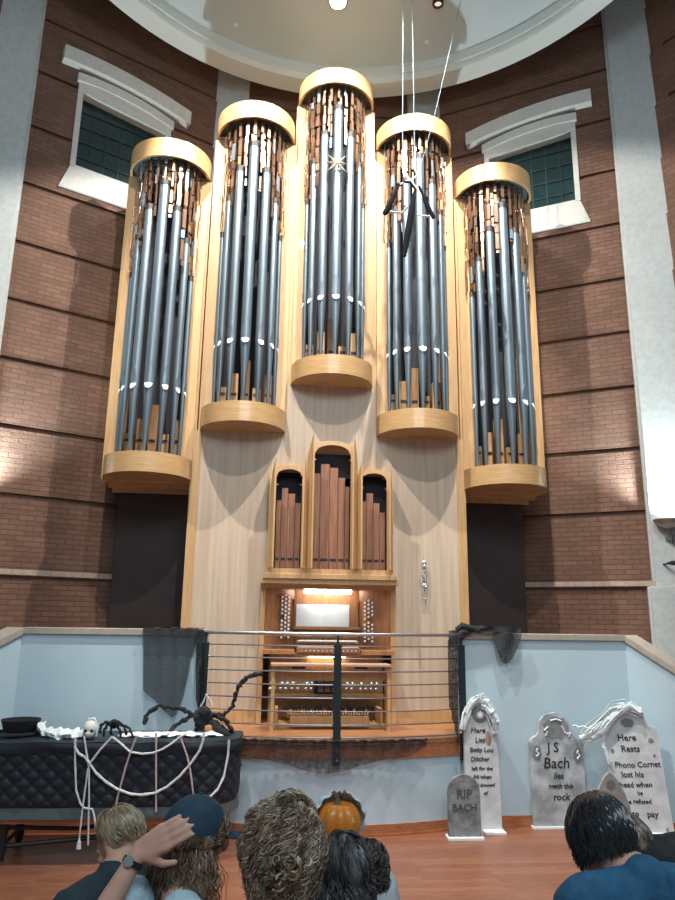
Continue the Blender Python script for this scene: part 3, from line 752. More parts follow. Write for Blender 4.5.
bm=B(); ball(bm,p,(.05,.05,.035),12,8); tube(bm,[p,p+Vector((-.08,.0,.0))],[.02,.012],8); link('housing',bm,BLACK,t,True)
bm=B(); box(bm,p.x-.01,p.x+.01,p.y,p.y+.36,p.z-.01,p.z+.01); link('mount_arm',bm,BLACK,t)
# ------------------------------------------------------------------ hanging wires and rig
Yr=-1.3
t=thing('hanging_microphone_rig','black and silver microphone rig hung on wires before the inner right pipe tower','microphone rig',at(410,210,Yr))
def T3(b,pts,r,n=6,y=Yr): tube(b,[at(px,py,y if len(q)==0 else q[0]) for px,py,*q in pts],r,n)
bm=B(); 
for a,b in (((403,0),(402.5,168)),((412,0),(415,172))):
    T3(bm,[a,b],.006)
p0=at(458,0,Yr+.3); T3(bm,[(461,0),(447,62),(434,118),(421,165)],.005)
each('suspension_wire',bm,mat('pale_wire',(.16,.23,.26),.6,.2),t)
bm=B(); T3(bm,[(402.5,150),(402.5,168),(408,178),(416,187),(424,200)],.013); T3(bm,[(415,150),(415,170),(418,175),(414,178),(398,185)],.011); each('cord',bm,mat('pale_cord',(.5,.55,.58),.6),t,True)
bm=B(); T3(bm,[(399,184),(393,198),(386,212),(384,214)],[.018,.032,.040,.030],8); T3(bm,[(419,186),(426,203),(434,218)],[.018,.032,.030],8)
T3(bm,[(415,190),(412,208),(408,232),(404,256)],[.018,.046,.048,.032],8); T3(bm,[(403,182),(410,182),(416,190)],[.015,.02,.015],8)
each('black_arm',bm,mat('dead_black',(.006,.007,.009),.9,spec=.1),t,True)
bm=B(); T3(bm,[(390,212),(402,213),(407,208),(402,204)],[.014,.018,.016,.012],8); T3(bm,[(417,215),(424,216),(430,216.5)],[.010,.013,.018],8); T3(bm,[(402,223),(402.5,232)],[.012,.012],6)
each('silver_microphone',bm,SILV,t,True)
# ------------------------------------------------------------------ harpsichord under quilted cover
HP=thing('harpsichord','long harpsichord under a black quilted cover at the left of the stage','harpsichord',(-2.6,-1.8,0))
YH=-2.22; ZT_=1.10
def outline(off=0,n=14):
    c=(-1.52,YH+.42); r=.42+off
    P=[(-3.72,YH-off),(c[0]-.0,YH-off)]+[(c[0]+r*math.sin(PI/2*i/n),c[1]-r*math.cos(PI/2*i/n)) for i in range(1,n+1)]+[(c[0]+r,-1.42),(-3.72,-1.42)]
    return P
bm=B(); plan(bm,outline(-.01),.36,.47); link('case',bm,CHERRY,HP)
bm=B(); plan(bm,outline(0.005),.44,ZT_-.02); 
link('quilted_cover_body',bm,QUILT,HP)
# quilted sides as displaced strip
OUT=outline(.012)[:-1]
seg=[(Vector(a),Vector(b)) for a,b in zip(OUT,OUT[1:])]
tot=sum((b-a).length for a,b in seg)
def along(s):
    for a,b in seg:
        l=(b-a).length
        if s<=l: 
            p=a+(b-a)*(s/l if l else 0); d=(b-a).normalized(); return p,Vector((d.y,-d.x))
        s-=l
    return OUT and (Vector(OUT[-1]),Vector((1,0)))
bm=B()
def qf(u,v):
    s=u*tot; p,n_=along(min(s,tot-.001)); z=.50+(1.0-.50+.04)*v
    a=(s+z*1.15)/.165; b=(s-z*1.15)/.165
    puff=(abs(math.sin(PI*a))*abs(math.sin(PI*b)))**.45
    edge=min(1,min(v,1-v)*12)
    return Vector((p.x+n_.x*(.004+.024*puff*edge),p.y+n_.y*(.004+.024*puff*edge),z))
grid(bm,qf,420,44); link('quilted_side',bm,QUILT,HP,True)
bm=B()
def hf(u,v):
    s=u*tot; p,n_=along(min(s,tot-.001)); w=.012+.006*math.sin(s*9)+.012*(1-v); return Vector((p.x+n_.x*w,p.y+n_.y*w,.405+.10*v))
grid(bm,hf,160,4); link('cover_hem',bm,HEM,HP,True)
bm=B()
def ff(u,v):
    s=u*tot; p,n_=along(min(s,tot-.001)); w=.03+.012*math.sin(PI*v)+.006*math.sin(s*5+v*4); return Vector((p.x+n_.x*w,p.y+n_.y*w,ZT_-.10+.10*v+.006*math.sin(s*11)))
grid(bm,ff,160,5); 
Ptop=[along(min(tot*i/60,tot-.001)) for i in range(61)]; 
vs=[bm.verts.new((p.x+n_.x*.03,p.y+n_.y*.03,ZT_+.004+.006*math.sin(tot*i/60*11))) for i,(p,n_) in enumerate(Ptop)]+[bm.verts.new((-3.72,-1.42,ZT_))]
bm.faces.new(vs); link('cover_top',bm,QUILT,HP,True)
for x,y in ((-3.33,-1.55),(-3.33,-2.08),(-1.35,-1.62)):
    bm=B(); lathe(bm,[(.055,.36),(.06,.30),(.04,.22),(.05,.1),(.03,.03),(.035,0),(.001,0)],14,(x,y,0)); link('leg',bm,IRON,HP,True)
bm=B(); tube(bm,[(-3.33,-1.55,.15),(-3.33,-2.08,.13),(-2.4,-1.95,.17),(-1.35,-1.62,.16)],.022,8); tube(bm,[(-3.33,-2.08,.30),(-2.6,-2.0,.26),(-1.9,-1.6,.30)],.02,8); link('stretcher',bm,IRON,HP,True)
# white cloth, skull, spiders, hat, rope web
def lump(name,path,w,h,seed,m=WHITEC,n=70,k=7):
    bm=B(); rr=random.Random(seed)
    pts=[Vector(p) for p in path]; L_=[0]
    for a,b in zip(pts,pts[1:]): L_.append(L_[-1]+(b-a).length)
    def P(s):
        s*=L_[-1]
        for i in range(len(pts)-1):
            if s<=L_[i+1]+1e-9: return pts[i].lerp(pts[i+1],(s-L_[i])/(L_[i+1]-L_[i]))
    def f(u,v):
        c=P(min(u,1)); a=2*PI*v; nz=noise.noise(Vector((u*12,math.cos(a)*1.3+seed,math.sin(a)*1.3)))
        e=math.sqrt(max(0,1-(2*u-1)**8)); rw=w*(1+.7*nz)*e; rh=h*(1+1.0*nz)*e
        return c+Vector((nz*.02,rw*math.cos(a),max(-h*.2,rh*math.sin(a))))
    grid(bm,f,n,14); bmesh.ops.remove_doubles(bm,verts=bm.verts,dist=1e-5)
    return bm
zT=ZT_+.012
bm=lump('c',[(-3.20,-1.75,zT+.10),(-3.10,-1.85,zT+.03),(-2.9,-1.92,zT),(-2.7,-1.92,zT+.01),(-2.58,-1.9,zT+.02)],.12,.055,3)
tag(link('white_gauze_runner',bm,WHITEC,None,True),'crumpled white gauze lying on the left of the quilted cover','cloth')
bm=lump('c',[(-2.35,-1.85,zT),(-2.0,-1.85,zT),(-1.6,-1.85,zT+.01),(-1.25,-1.8,zT)],.10,.026,9)
tag(link('white_lace_strip',bm,WHITEC,None,True),'thin white lace strip under the big black spider','cloth')
sk=at(91,726,-2.0); t=thing('foam_skull','small off-white skull on the quilted cover between gauze and little spider','skull',(sk.x,sk.y,ZT_))
bm=B(); vs=ball(bm,(sk.x,sk.y,ZT_+.10),(.075,.09,.085),20,14); ball(bm,(sk.x,sk.y-.05,ZT_+.055),(.05,.05,.045),14,10); link('cranium',bm,mat('bone',(.62,.62,.57),.7,c2=(.7,.7,.66),scale=10),t,True)
bm=B()
for s in (-1,1): ball(bm,(sk.x+s*.03,sk.y-.082,ZT_+.09),(.016,.012,.016),10,8)
link('eye_socket',bm,BLACK,t,True)
bm=B(); tube(bm,[(sk.x-.03,sk.y,ZT_+.19),(sk.x+.03,sk.y-.01,ZT_+.20),(sk.x+.06,sk.y-.02,ZT_+.15),(sk.x+.07,sk.y-.03,ZT_+.03)],.012,7); link('gauze_band',bm,WHITEC,t,True)
# hat
hx=at(20,718,-1.8); t=thing('black_hat','black felt hat upturned at the left end of the quilted cover','hat',(hx.x,hx.y,ZT_))
bm=B(); lathe(bm,[(.001,0),(.15,.0),(.17,.03),(.20,.12),(.19,.12),(.15,.03),(.001,.02)],24,(hx.x,-1.75,ZT_+.04)); link('crown',bm,FUZZ,t,True)
bm=B(); lathe(bm,[(.16,.0),(.26,.0),(.26,.015),(.16,.02)],24,(hx.x-.05,-1.75,ZT_+.02)); link('brim',bm,FUZZ,t,True)
def spider(label,c,br,legs,r):
    t=thing('toy_spider',label,'spider decoration',c)
    bm=B(); ball(bm,c,(br,br*1.1,br*.9),16,10); ball(bm,c+Vector((br*.2,-br*.9,br*.5)),br*.55,12,8)
    for v in bm.verts: v.co+=Vector([R.uniform(-1,1)*br*.08 for _ in range(3)])
    link('body',bm,FUZZ,t,True)
    for L_ in legs:
        pts=[]
        for a,b in zip(L_,L_[1:]):
            for i in range(6): pts.append(a.lerp(b,i/6)+Vector([R.uniform(-1,1)*r*.5 for _ in range(3)]))
        pts.append(L_[-1]); bm=B(); tube(bm,[c]+pts,[r*R.uniform(.75,1.35) for _ in range(len(pts)+1)],7); link('leg',bm,FUZZ,t,True)
ys=-1.75
c=at(203,716,ys)
W_=lambda L_,y=ys:[at(px,py,(q[0] if q else y)) for px,py,*q in L_]
spider('big black fuzzy spider with long bent legs perched at the cover corner',c,.105,[
 W_([(193,714),(178,708),(160,706),(148,712),(143,724)]),W_([(192,716),(183,720),(173,728),(169,737,-1.9)]),
 W_([(210,716),(224,714),(233,706),(236,694),(240,683),(250,675),(263,673.5)],-1.62),W_([(212,720),(224,728),(231,738),(234,745)]),
 W_([(211,722,-1.8),(222,736,-1.8),(232,750,-1.8),(228,764,-1.8),(226,774,-1.8)],-1.8),W_([(228,735),(236,745),(236,758),(240,763),(233,770),(237,789)],-1.8),
 W_([(198,722),(196,732),(192,741,-2.0),(183,744,-2.27)]),W_([(213,714),(226,720),(232,732),(229,746)],-1.7)],.022)
c=at(114,724,-2.05)
spider('little black spider between the white skull and lace strip',c,.05,[W_(l,-2.05) for l in ([(108,724),(104,730),(104,737)],[(118,724),(124,726),(126,735)],[(112,726),(111,732),(112,738)],[(118,727),(121,732),(120,738)],[(106,722),(101,725),(100,733)],[(119,722),(129,728),(133,737)])],.013)
yw=YH-.065
t=thing('rope_web','white rope spider web draped over the front of the quilted cover','rope web',(-2.2,yw,ZT_))
ropes=[([(75,737),(75,748),(79,754),(85,757),(96,773),(106,782),(117,789),(130,794),(142,795),(155,793),(167,787),(180,776),(192,762),(200,750),(203,741),(204,733)],.013,ROPE),
([(91,762),(100,750),(112,737),(119,742),(130,752),(142,754),(153,753),(163,749),(171,744),(180,737),(186,734)],.011,ROPE),
([(137,736),(132,748),(126,766),(118,795),(114,816)],.010,ROPEP),([(156,733),(156,760),(156,812)],.010,ROPEP),([(180,736),(187,756),(190,769),(194,800)],.010,ROPEP),
([(75,737),(75,760),(76,790),(80,803),(84,808),(92,809),(94,815),(96,830)],.010,ROPE),([(84,736),(86,750),(89,769),(89,800),(88,845)],.009,ROPE),([(88,768),(85,790),(82,812),(79,842)],.009,ROPE),
([(229,740),(228,755),(224,776),(218,789),(210,797)],.012,ROPE)]
for L_,r,m in ropes:
    P=[]
    for (a,b),(c_,d) in zip(L_,L_[1:]):
        for i in range(3): P.append((a+(c_-a)*i/3,b+(d-b)*i/3))
    P.append(L_[-1]); bm=B()
    pts=[]
    for px,py in P:
        q=at(px,py,yw)
        if q.x>-1.50:   # wraps round the curved tail
            for _ in range(3):
                xx=min(q.x,-1.50+.485); yy=YH+.42-math.sqrt(max(0,.485**2-(xx+1.52)**2)); q=at(px,py,yy)
        pts.append(q)
    tube(bm,pts,[r*(1+.12*math.sin(i*2.1)) for i in range(len(pts))],7); link('rope',bm,m,t,True)
bm=B(); q=at(79,843,yw); tube(bm,[q+Vector((0,0,.03)),q,q-Vector((0,0,.05))],[.01,.02,.024],8); link('tassel',bm,ROPE,t,True)
bm=B(); T3(bm,[(199,709),(204,701),(206,694),(210,700),(212,706)],.010,6,-1.72)
tag(link('white_twine_loop',bm,ROPE,None,True),'short white twine loop tied above the big spider','rope')
# ------------------------------------------------------------------ fabrics
def drape(px0,px1,py0,pyf,Y,fold=.015,nu=40,nv=30,seed=1):
    def f(u,v):
        px=px0+(px1-px0)*u; b=pyf(u); py=py0(u)+(b-py0(u))*v
        p=at(px,py,Y); p.y+=-.004+fold*1.8*math.sin(u*24+seed+v*2)*(.4+v)-.0; return p
    return f
t=thing('black_gauze_drape','sheer black gauze draped over the low wall left of the railing','fabric',(-1.85,YC-.04,1.5))
prof=[(0,690),(.12,696),(.25,703),(.4,712),(.52,718),(.62,714),(.72,698),(.8,680),(.9,655),(1,634)]
def pf(u):
    for a,b in zip(prof,prof[1:]):
        if u<=b[0]: return a[1]+(b[1]-a[1])*(u-a[0])/(b[0]-a[0])
    return prof[-1][1]
bm=B(); grid(bm,drape(143,198,lambda u:628,pf,YC-.07,.012),44,34); link('hanging_gauze',bm,GAUZEB,t,True)
bm=B(); z_=2.2
def tp(u,v): p=at(143+60*u,628,YC-.07); return Vector((p.x,YC-.08+.30*v,z_+.008+.008*math.sin(u*23+v*3)))
grid(bm,tp,40,6); link('folded_gauze',bm,GAUZED,t,True)
bm=B(); grid(bm,drape(196,204,lambda u:630,lambda u:700+8*math.sin(u*5),YC-.10,.015,seed=4),10,30); link('hanging_strip',bm,GAUZED,t,True)
t=thing('black_scarf_drape','dark fabric wrapped round the right post and over the low wall','fabric',(1.7,YC-.04,1.5))
bm=B(); grid(bm,drape(448,459,lambda u:640-6*u,lambda u:700+46*u,YC-.13,.018,seed=2),12,40); link('hanging_tail',bm,GAUZED,t,True)
bm=B(); 
def sc(u,v):
    px=449+72*u; top=631-4*math.sin(u*PI)-2*u; wid=10+6*math.sin(u*9+1)
    if .48<u<.66: wid=6
    if u>=.60: wid=6+34*math.sin((u-.60)/.40*PI)**.8*(1-.2*(u-.6)/.4)
    p=at(px,top+wid*v,YC-.09); p.y+=.02*math.sin(u*21+v*3); return p
grid(bm,sc,60,14); link('wall_fold',bm,mat('black_gauze_mid',(.03,.04,.04),.9,alpha=(.55,1),ascale=40),t,True)
def sc2(u,v):
    p=at(452+62*u,628,YC-.09); return Vector((p.x,YC-.09+.3*v,2.205+.01*math.sin(u*19+2*v)))
bm=B(); grid(bm,sc2,40,5); link('top_fold',bm,GAUZED,t,True)
bm=B(); tube(bm,[at(456,630,YC-.06),at(462,626,YC-.08),at(474,629,YC-.08),at(482,627,YC-.06)],[.03,.045,.035,.02],9); link('knot',bm,GAUZED,t,True)
t=thing('black_edge_netting','black lace netting swagged along the stage edge below the railing','fabric',(0,-1.5,.9))
def en(u,v):
    x=-1.38+2.42*u; px,py=arcpt(x,.075); swag=.07+.16*math.exp(-((u-.52)/.20)**2)+.11*(1 if u<.9 else (1-u)/.1)
    z=1.005-swag*v; return Vector((px,py-.012*math.sin(u*60+v*2)*(.3+v),z))
bm=B(); grid(bm,en,150,12); link('netting',bm,mat('black_lace',(.03,.032,.038),.9,alpha=(.35,.85),ascale=25),t,True)
bm=B(); tube(bm,[Vector((*arcpt(-1.38+2.42*i/60,.075),1.0+.006*math.sin(i*1.7))) for i in range(61)],[.014*(1+.5*math.sin(i*2.3)) for i in range(61)],7); link('rolled_edge',bm,GAUZED,t,True)
# ------------------------------------------------------------------ headstones
def textmesh(s,size,Q,m,name,parent,jit=0,bold=.0,seed=0,shear=.0,align='CENTER',space=1.0):
    cu=bpy.data.curves.new('lettering','FONT'); cu.body=s; cu.size=size; cu.align_x=align; cu.extrude=.0025; cu.offset=bold; cu.shear=shear; cu.space_character=space; cu.resolution_u=2
    to=bpy.data.objects.new('tmp_text',cu); COL.objects.link(to); bpy.context.view_layer.update()
    me=bpy.data.meshes.new_from_object(to.evaluated_get(bpy.context.evaluated_depsgraph_get())); bpy.data.objects.remove(to); bpy.data.curves.remove(cu)
    me.materials.clear(); me.materials.append(m)
    for v in me.vertices:
        n_=noise.noise_vector(Vector((v.co.x*7/size*.1+seed,v.co.y*6/size*.1,seed*3.1)))
        v.co.x+=n_.x*jit; v.co.y+=n_.y*jit
    o=bpy.data.objects.new(name,me); COL.objects.link(o); o.matrix_world=Q; o.parent=parent; o.matrix_parent_inverse=parent.matrix_world.inverted()
    return o
def stone(name,label,base,yaw,lean,poly,th,m,lines,foot=None,jit=.004,ink=INK,roll=0):
    """poly in (x,z) local metres; base = ground centre; lines = (text,size,x,z,shear)"""
    t=thing(name,label,'tombstone',base)
    Q=Matrix.Translation(Vector(base))@Matrix.Rotation(yaw,4,'Z')@Matrix.Rotation(lean,4,'X')@Matrix.Rotation(roll,4,'Y')
    bm=B(); prism(bm,poly,0,th); 
    bm.transform(Q); link('slab',bm,m,t)
    bpy.context.view_layer.update()
    for i,(s,size,x,z,sh) in enumerate(lines):
        q=Q@Matrix.Translation((x,-.0015,z))@Matrix.Rotation(PI/2,4,'X')
        textmesh(s,size,q,ink,'lettering',t,jit,.0015,seed=i+len(s),shear=sh)
    if foot:
        bm=B()
        for (x0,x1,y0,y1,h) in foot: box(bm,x0,x1,y0,y1,.0,h,bev=.004)
        bm.transform(Matrix.Translation(Vector(base))@Matrix.Rotation(yaw,4,'Z')); link('foot',bm,FOAMW,t)
    return t,Q
def arch(w,h,hr,n=16): return [(-w/2,0),(w/2,0)]+[(w/2*math.cos(PI*i/n),h-hr+hr*math.sin(PI*i/n)) for i in range(n+1)]
# small RIP BACH
b=(1.425,-1.60,0)
stone('tombstone','small grey round-topped tombstone reading RIP BACH',b,-.03,-.02,arch(.36,.66,.18),.06,FOAMG,[('RIP',.13,0,.42,0),('BACH',.105,.0,.29,0)],[(-.20,.20,-.05,.12,.03)],.002,INKG)
# tall betty
b=(1.60,-1.32,0)
pol=[(-.20,0),(.21,0),(.205,.55),(.20,1.18),(.16,1.24),(.13,1.36),(.05,1.44),(-.06,1.44),(-.14,1.36),(-.17,1.24),(-.20,1.18)]
t,Q=stone('tombstone','tall narrow white tombstone with a web tuft, behind the small grey one',(1.72,-1.33,0),0,-.03,pol,.06,FOAM,[('Here',.085,-.03,1.06,.15),('Lies',.08,-.01,.955,.15),('Betty Lou',.07,.0,.85,.15),('Ditcher',.072,-.02,.75,.15),('left for the',.058,0,.655,.15),('hit when',.06,.0,.565,.15),('body drowned',.047,.0,.48,.15),('of',.055,.03,.39,.15)],[(-.02,.22,-.12,.08,.03)],.006)
bm=B(); ball(bm,(0,-.004,1.27),(.10,.012,.10),16,10); bm.transform(Q); link('dark_patch',bm,FOAMG,t,True)
bm=B(); ball(bm,(.09,-.002,1.0),(.035,.006,.08),12,8); bm.transform(Q); link('rust_stain',bm,mat('rust_paint',(.36,.27,.23),.9),t,True)
def tuft(name,label,pts,w,seed,parent=None,m=None):
    bm=B(); rr=random.Random(seed); P=[Vector(p) for p in pts]
    for k in range(3):
        tube(bm,[p+Vector([rr.gauss(0,w*.4) for _ in range(3)]) for p in P for _ in (0,1)],[w*rr.uniform(.5,1.15) for _ in P for _ in (0,1)],8)
    for k in range(14):
        off=Vector([rr.gauss(0,w) for _ in range(3)]); off.y*=.4
        q=[]
        for i,p in enumerate(P):
            q.append(p+off*(1 if 0<i<len(P)-1 else .6)+Vector([rr.gauss(0,w*.3) for _ in range(3)]))
        rr_=w*.18; tube(bm,q,[rr_*rr.uniform(.5,2) for _ in q],4)
    o=link(name,bm,WHITEC,parent,True); return o
tuft('web_tuft','',[Q@Vector((-.22,-.03,1.12)),Q@Vector((-.17,-.03,1.28)),Q@Vector((-.09,-.03,1.40)),Q@Vector((0,-.03,1.44)),Q@Vector((.08,-.03,1.40)),Q@Vector((.14,-.04,1.30)),Q@Vector((.17,-.04,1.20))],.030,4,t)
tuft('web_tuft','',[Q@Vector((.05,-.03,1.36)),Q@Vector((.13,-.04,1.28)),Q@Vector((.17,-.04,1.18)),Q@Vector((.16,-.03,1.08))],.030,5,t)
bm=B()
for i in range(5):
    a=PI*i/5+.2; d=Vector((math.cos(a),0,math.sin(a)))*.045; tube(bm,[Q@(Vector((.0,-.02,1.26))-d),Q@(Vector((0,-.02,1.26))+d)],.006,5)
link('painted_spider',bm,FOAMW,t,True)
# JS Bach
pol=[(-.33,0),(.31,0),(.33,.93),(.30,.97),(.24,.99),(.20,1.04),(.17,1.17),(.10,1.25),(0,1.28),(-.12,1.26),(-.19,1.19),(-.22,1.06),(-.24,1.02),(-.30,.99),(-.33,.95)]
bx=at(561,831,-1.22).x
t,Q=stone('tombstone','wide mottled tombstone reading J S Bach, centre of the right wall',(bx,-1.24,0),.0,.0,pol,.055,FOAMM,[('J S',.15,-.05,.84,.0),('Bach',.17,-.02,.66,.12),('lies',.09,.0,.545,.12),('neath this',.075,.02,.44,.12),('rock',.11,.02,.31,.12)],[(-.34,.32,-.02,.07,.03)],.006)
def blob(cx,cz,rx,rz,m,nm,y=-.001):
    bm=B(); n=20; vs=[Q@Vector((cx+rx*math.cos(2*PI*i/n)*(1+.12*math.sin(3*i)),y,cz+rz*math.sin(2*PI*i/n)*(1+.12*math.cos(4*i)))) for i in range(n)]
    vb=[v+(Q.to_3x3()@Vector((0,-.004,0))) for v in vs]; a=[bm.verts.new(v) for v in vs]; b_=[bm.verts.new(v) for v in vb]; bm.faces.new(a); bm.faces.new(b_[::-1])
    for i in range(n): bm.faces.new((a[i],b_[i],b_[(i+1)%n],a[(i+1)%n]))
    link(nm,bm,m,t)
PG=mat('painted_grey_shade',(.17,.19,.20),.9,c2=(.26,.29,.30),scale=14)
blob(0,1.11,.155,.12,PG,'painted_panel'); blob(-.25,.83,.055,.085,PG,'painted_medallion'); blob(.25,.80,.055,.085,PG,'painted_medallion')
bm=B()
for L_ in ([(-.07,1.19),(0,1.205),(.07,1.185)],[(-.13,1.02),(-.11,1.07),(-.15,1.08),(-.10,1.12)],[(.07,1.13),(.10,1.06),(.13,1.04),(.17,1.05),(.15,1.01)],[(-.26,.79),(-.23,.82),(-.26,.85),(-.24,.88)],[(.24,.76),(.27,.80),(.24,.83),(.26,.86)]):
    tube(bm,[Q@Vector((x,-.007,z)) for x,z in L_],.010,6)
link('painted_scroll',bm,FOAMW,t,True)
# Phono Cornet
pol=[(-.30,0),(.30,0),(.29,1.12),(.21,1.13),(.17,1.25),(.06,1.35),(-.04,1.36),(-.14,1.30),(-.21,1.20),(-.26,1.12),(-.30,1.08)]
bl=at(598,826,-1.42); br=at(671.5,838,-1.66)
cpos=(bl+br)/2; cpos.z=0; yw_=math.atan2(br.y-bl.y,br.x-bl.x)
t,Q=stone('tombstone','large leaning white tombstone reading Here Rests, beside the stair wall',(cpos.x+.10,-1.62,0.03),yw_,-.06,pol,.055,FOAM,[('Here',.10,-.05,.985,0),('Rests',.095,-.03,.865,0),('Phono Cornet',.085,.02,.70,0),('lost his',.085,-.05,.595,0),('head when',.08,-.03,.49,0),('he',.06,.0,.41,0),('he refused',.066,-.03,.32,0),('to',.08,-.08,.19,0),('pay',.09,.10,.18,0)],[(-.30,.30,-.06,.07,.03)],.005,roll=-.07)
for c_ in ((-.02,1.18,.07,.05),(.21,.98,.03,.025),(.22,.82,.014,.016),(-.23,.88,.02,.02),(.23,.05,.018,.02)): blob(c_[0],c_[1],c_[2],c_[3],PG,'painted_smudge')
tuft('web_tuft','',[Q@Vector((-.55,-.04,1.02)),Q@Vector((-.42,-.04,1.10)),Q@Vector((-.25,-.03,1.22)),Q@Vector((-.12,-.03,1.33)),Q@Vector((0,-.03,1.36))],.035,8,t)
tuft('web_tuft','',[Q@Vector((-.45,-.04,1.03)),Q@Vector((-.30,-.03,1.10)),Q@Vector((-.15,-.03,1.25)),Q@Vector((.02,-.03,1.37)),Q@Vector((.15,-.03,1.28))],.03,18,t)
tuft('web_tuft','',[Q@Vector((-.30,-.03,1.08)),Q@Vector((-.32,-.03,.92)),Q@Vector((-.28,-.03,.74))],.018,28,t)
bm=B()
pa,pb=at(573,726,-1.27),at(604,729,-1.45); tube(bm,[pa.lerp(pb,i/12)+Vector((0,0,.012*math.sin(i*2))) for i in range(13)],[.012*(1+.6*math.sin(i*3)) for i in range(13)],5)
link('web_strand',bm,WHITEC,t,True)
# small pointed
b=at(614,829,-1.72); 
n=12; w=.37; h=.74
w=.42; g_=lambda t:w/2*(1-t**1.7)**.75
pol=[(-w/2,0),(w/2,0)]+[(g_(i/n),.28+.44*(i/n)) for i in range(n+1)]+[(-g_((n-i)/n),.28+.44*((n-i)/n)) for i in range(1,n+1)]
t,Q=stone('tombstone','small taupe pointed tombstone in front of the leaning white one',(at(613,829,-1.8).x,-1.85,0),.02,-.05,pol,.05,FOAMT,[],[(-.20,.20,-.04,.09,.03)])
PG=mat('painted_taupe_shade',(.17,.16,.15),.9); blob(0,.60,.05,.045,PG,'painted_skull')
# ------------------------------------------------------------------ pumpkin scarecrow
pc=at(339,821,-5.75); t=thing('pumpkin_figure','pumpkin-headed scarecrow in a white sheet standing behind the audience heads','halloween figure',(pc.x,pc.y,0))
bm=B(); rp=.122
def pk(u,v):
    a=2*PI*u; b_=PI*v; rr_=rp*(1-.09*abs(math.cos(a*5.0))**4)*(math.sin(b_)**.8); return Vector((pc.x+rr_*math.cos(a),pc.y+rr_*math.sin(a),pc.z+rp*.86*math.cos(b_)-.02*math.exp(-((v)/.12)**2)))
grid(bm,pk,80,24); bmesh.ops.remove_doubles(bm,verts=bm.verts,dist=1e-5); link('pumpkin_head',bm,PUMP,t,True)
bm=B(); tube(bm,[pc+Vector((-.01,0,.085)),pc+Vector((-.012,0,.115)),pc+Vector((-.03,0,.14))],[.022,.014,.017],7); link('stem',bm,STEM,t)
bm=B(); q=at(353,822,pc.y-.10); tube(bm,[q+Vector((.0,.0,.02)),q,q-Vector((.006,0,.02))],[.006,.012,.004],6); link('carved_notch',bm,mat('pumpkin_flesh',(.85,.5,.1),.6),t)
bm=B()
def sheet(u,v):
    a=-PI*.02+PI*1.04*u; # back half hood then cape
    z=pc.z+.12-1.2*v
    r_=.135+.02*v if v<.12 else .16+.23*min(1,(v-.12)/.25)+.06*v
    return Vector((pc.x+.0+r_*1.0*math.cos(2*PI*u*1.0-PI*.9*0+.6)*(1),pc.y+.03+r_*.75*math.sin(2*PI*u+.6)+.0,z+.0))
def cape(u,v):
    a=2*PI*u; z=pc.z-.10-(pc.z-.12)*v; r_=.07+.20*min(1,v/.16)+.26*v+.012*math.sin(a*9)*min(1,v*3); return Vector((pc.x+r_*math.cos(a)*1.0,pc.y+r_*.7*math.sin(a),z))
grid(bm,cape,72,30); link('sheet_robe',bm,mat('pale_blue_sheet',(.55,.63,.68),.85,c2=(.64,.72,.76),scale=6),t,True)
bm=B()
def hood(u,v):
    a=PI*(-.08+1.16*u); b_=(.10+.62*v)*PI; r_=rp*1.16+.008*math.sin(u*30)+.006*math.sin(v*25+u*9); return Vector((pc.x+r_*math.sin(b_)*math.cos(a),pc.y+.012+r_*math.sin(b_)*math.sin(a)*1.0,pc.z+.012+r_*.95*math.cos(b_)))
grid(bm,hood,40,20); link('gauze_hood',bm,WHITEC,t,True)
# ------------------------------------------------------------------ people
def capsule(bm,p,q,r0,r1,n=14):
    p=Vector(p); q=Vector(q); k=4
    d=(q-p); L_=d.length
    if L_<1e-6: ball(bm,p,r0,n,8); return
    d.normalize(); pts=[];rs=[]
    for i in range(k+1):
        a=PI/2*(1-i/k); pts.append(p-d*(r0*math.sin(a))); rs.append(max(1e-4,r0*math.cos(a)))
    for i in range(k+1):
        a=PI/2*i/k; pts.append(q+d*(r1*math.sin(a))); rs.append(max(1e-4,r1*math.cos(a)))
    tube(bm,pts,rs,n)
def chain(bm,pts,rs):
    for a,b,r0,r1 in zip(pts,pts[1:],rs,rs[1:]): capsule(bm,a,b,r0,r1)
def hand(bm,w,d,nrm,s=1.0,curl=.5,side=1,spread=.0):
    """w wrist, d finger direction, nrm back-of-hand normal, side=+1 thumb on d x nrm side"""
    d=d.normalized(); nrm=(nrm-d*nrm.dot(d)).normalized(); sd=d.cross(nrm)*side
    for i,(o,l) in enumerate(((.030,.078),(.010,.086),(-.010,.080),(-.029,.062))):
        o*=s; l*=s; k=w+d*.088*s+sd*o
        capsule(bm,w+d*.008*s+sd*o*.55,k,.017*s,.0125*s,10)
        dd=(d+sd*(o*spread*10)).normalized(); p=k
        for j,(f,r0,r1) in enumerate(((.45,.0098,.0088),(.32,.0088,.008),(.23,.008,.0068))):
            a=curl*(.35+.5*j); v=(dd*math.cos(a)-nrm*math.sin(a)).normalized(); q=p+v*l*f; capsule(bm,p,q,r0*s,r1*s,8); p=q
    th=w+d*.025*s+sd*.028*s
    a=(d*.62+sd*.72-nrm*.25).normalized(); q=th+a*.045*s; capsule(bm,w+d*.015*s+sd*.014*s,th,.018*s,.015*s,10); capsule(bm,th,q,.0145*s,.0115*s,10)
    a2=(d*.85+sd*.35-nrm*.35).normalized(); capsule(bm,q,q+a2*.034*s,.0112*s,.009*s,10)
def remesh(o,v,sm=4):
    m=o.modifiers.new('remesh','REMESH'); m.mode='VOXEL'; m.voxel_size=v; m.use_smooth_shade=True
    if sm: s_=o.modifiers.new('smooth','SMOOTH'); s_.iterations=sm; s_.factor=.5
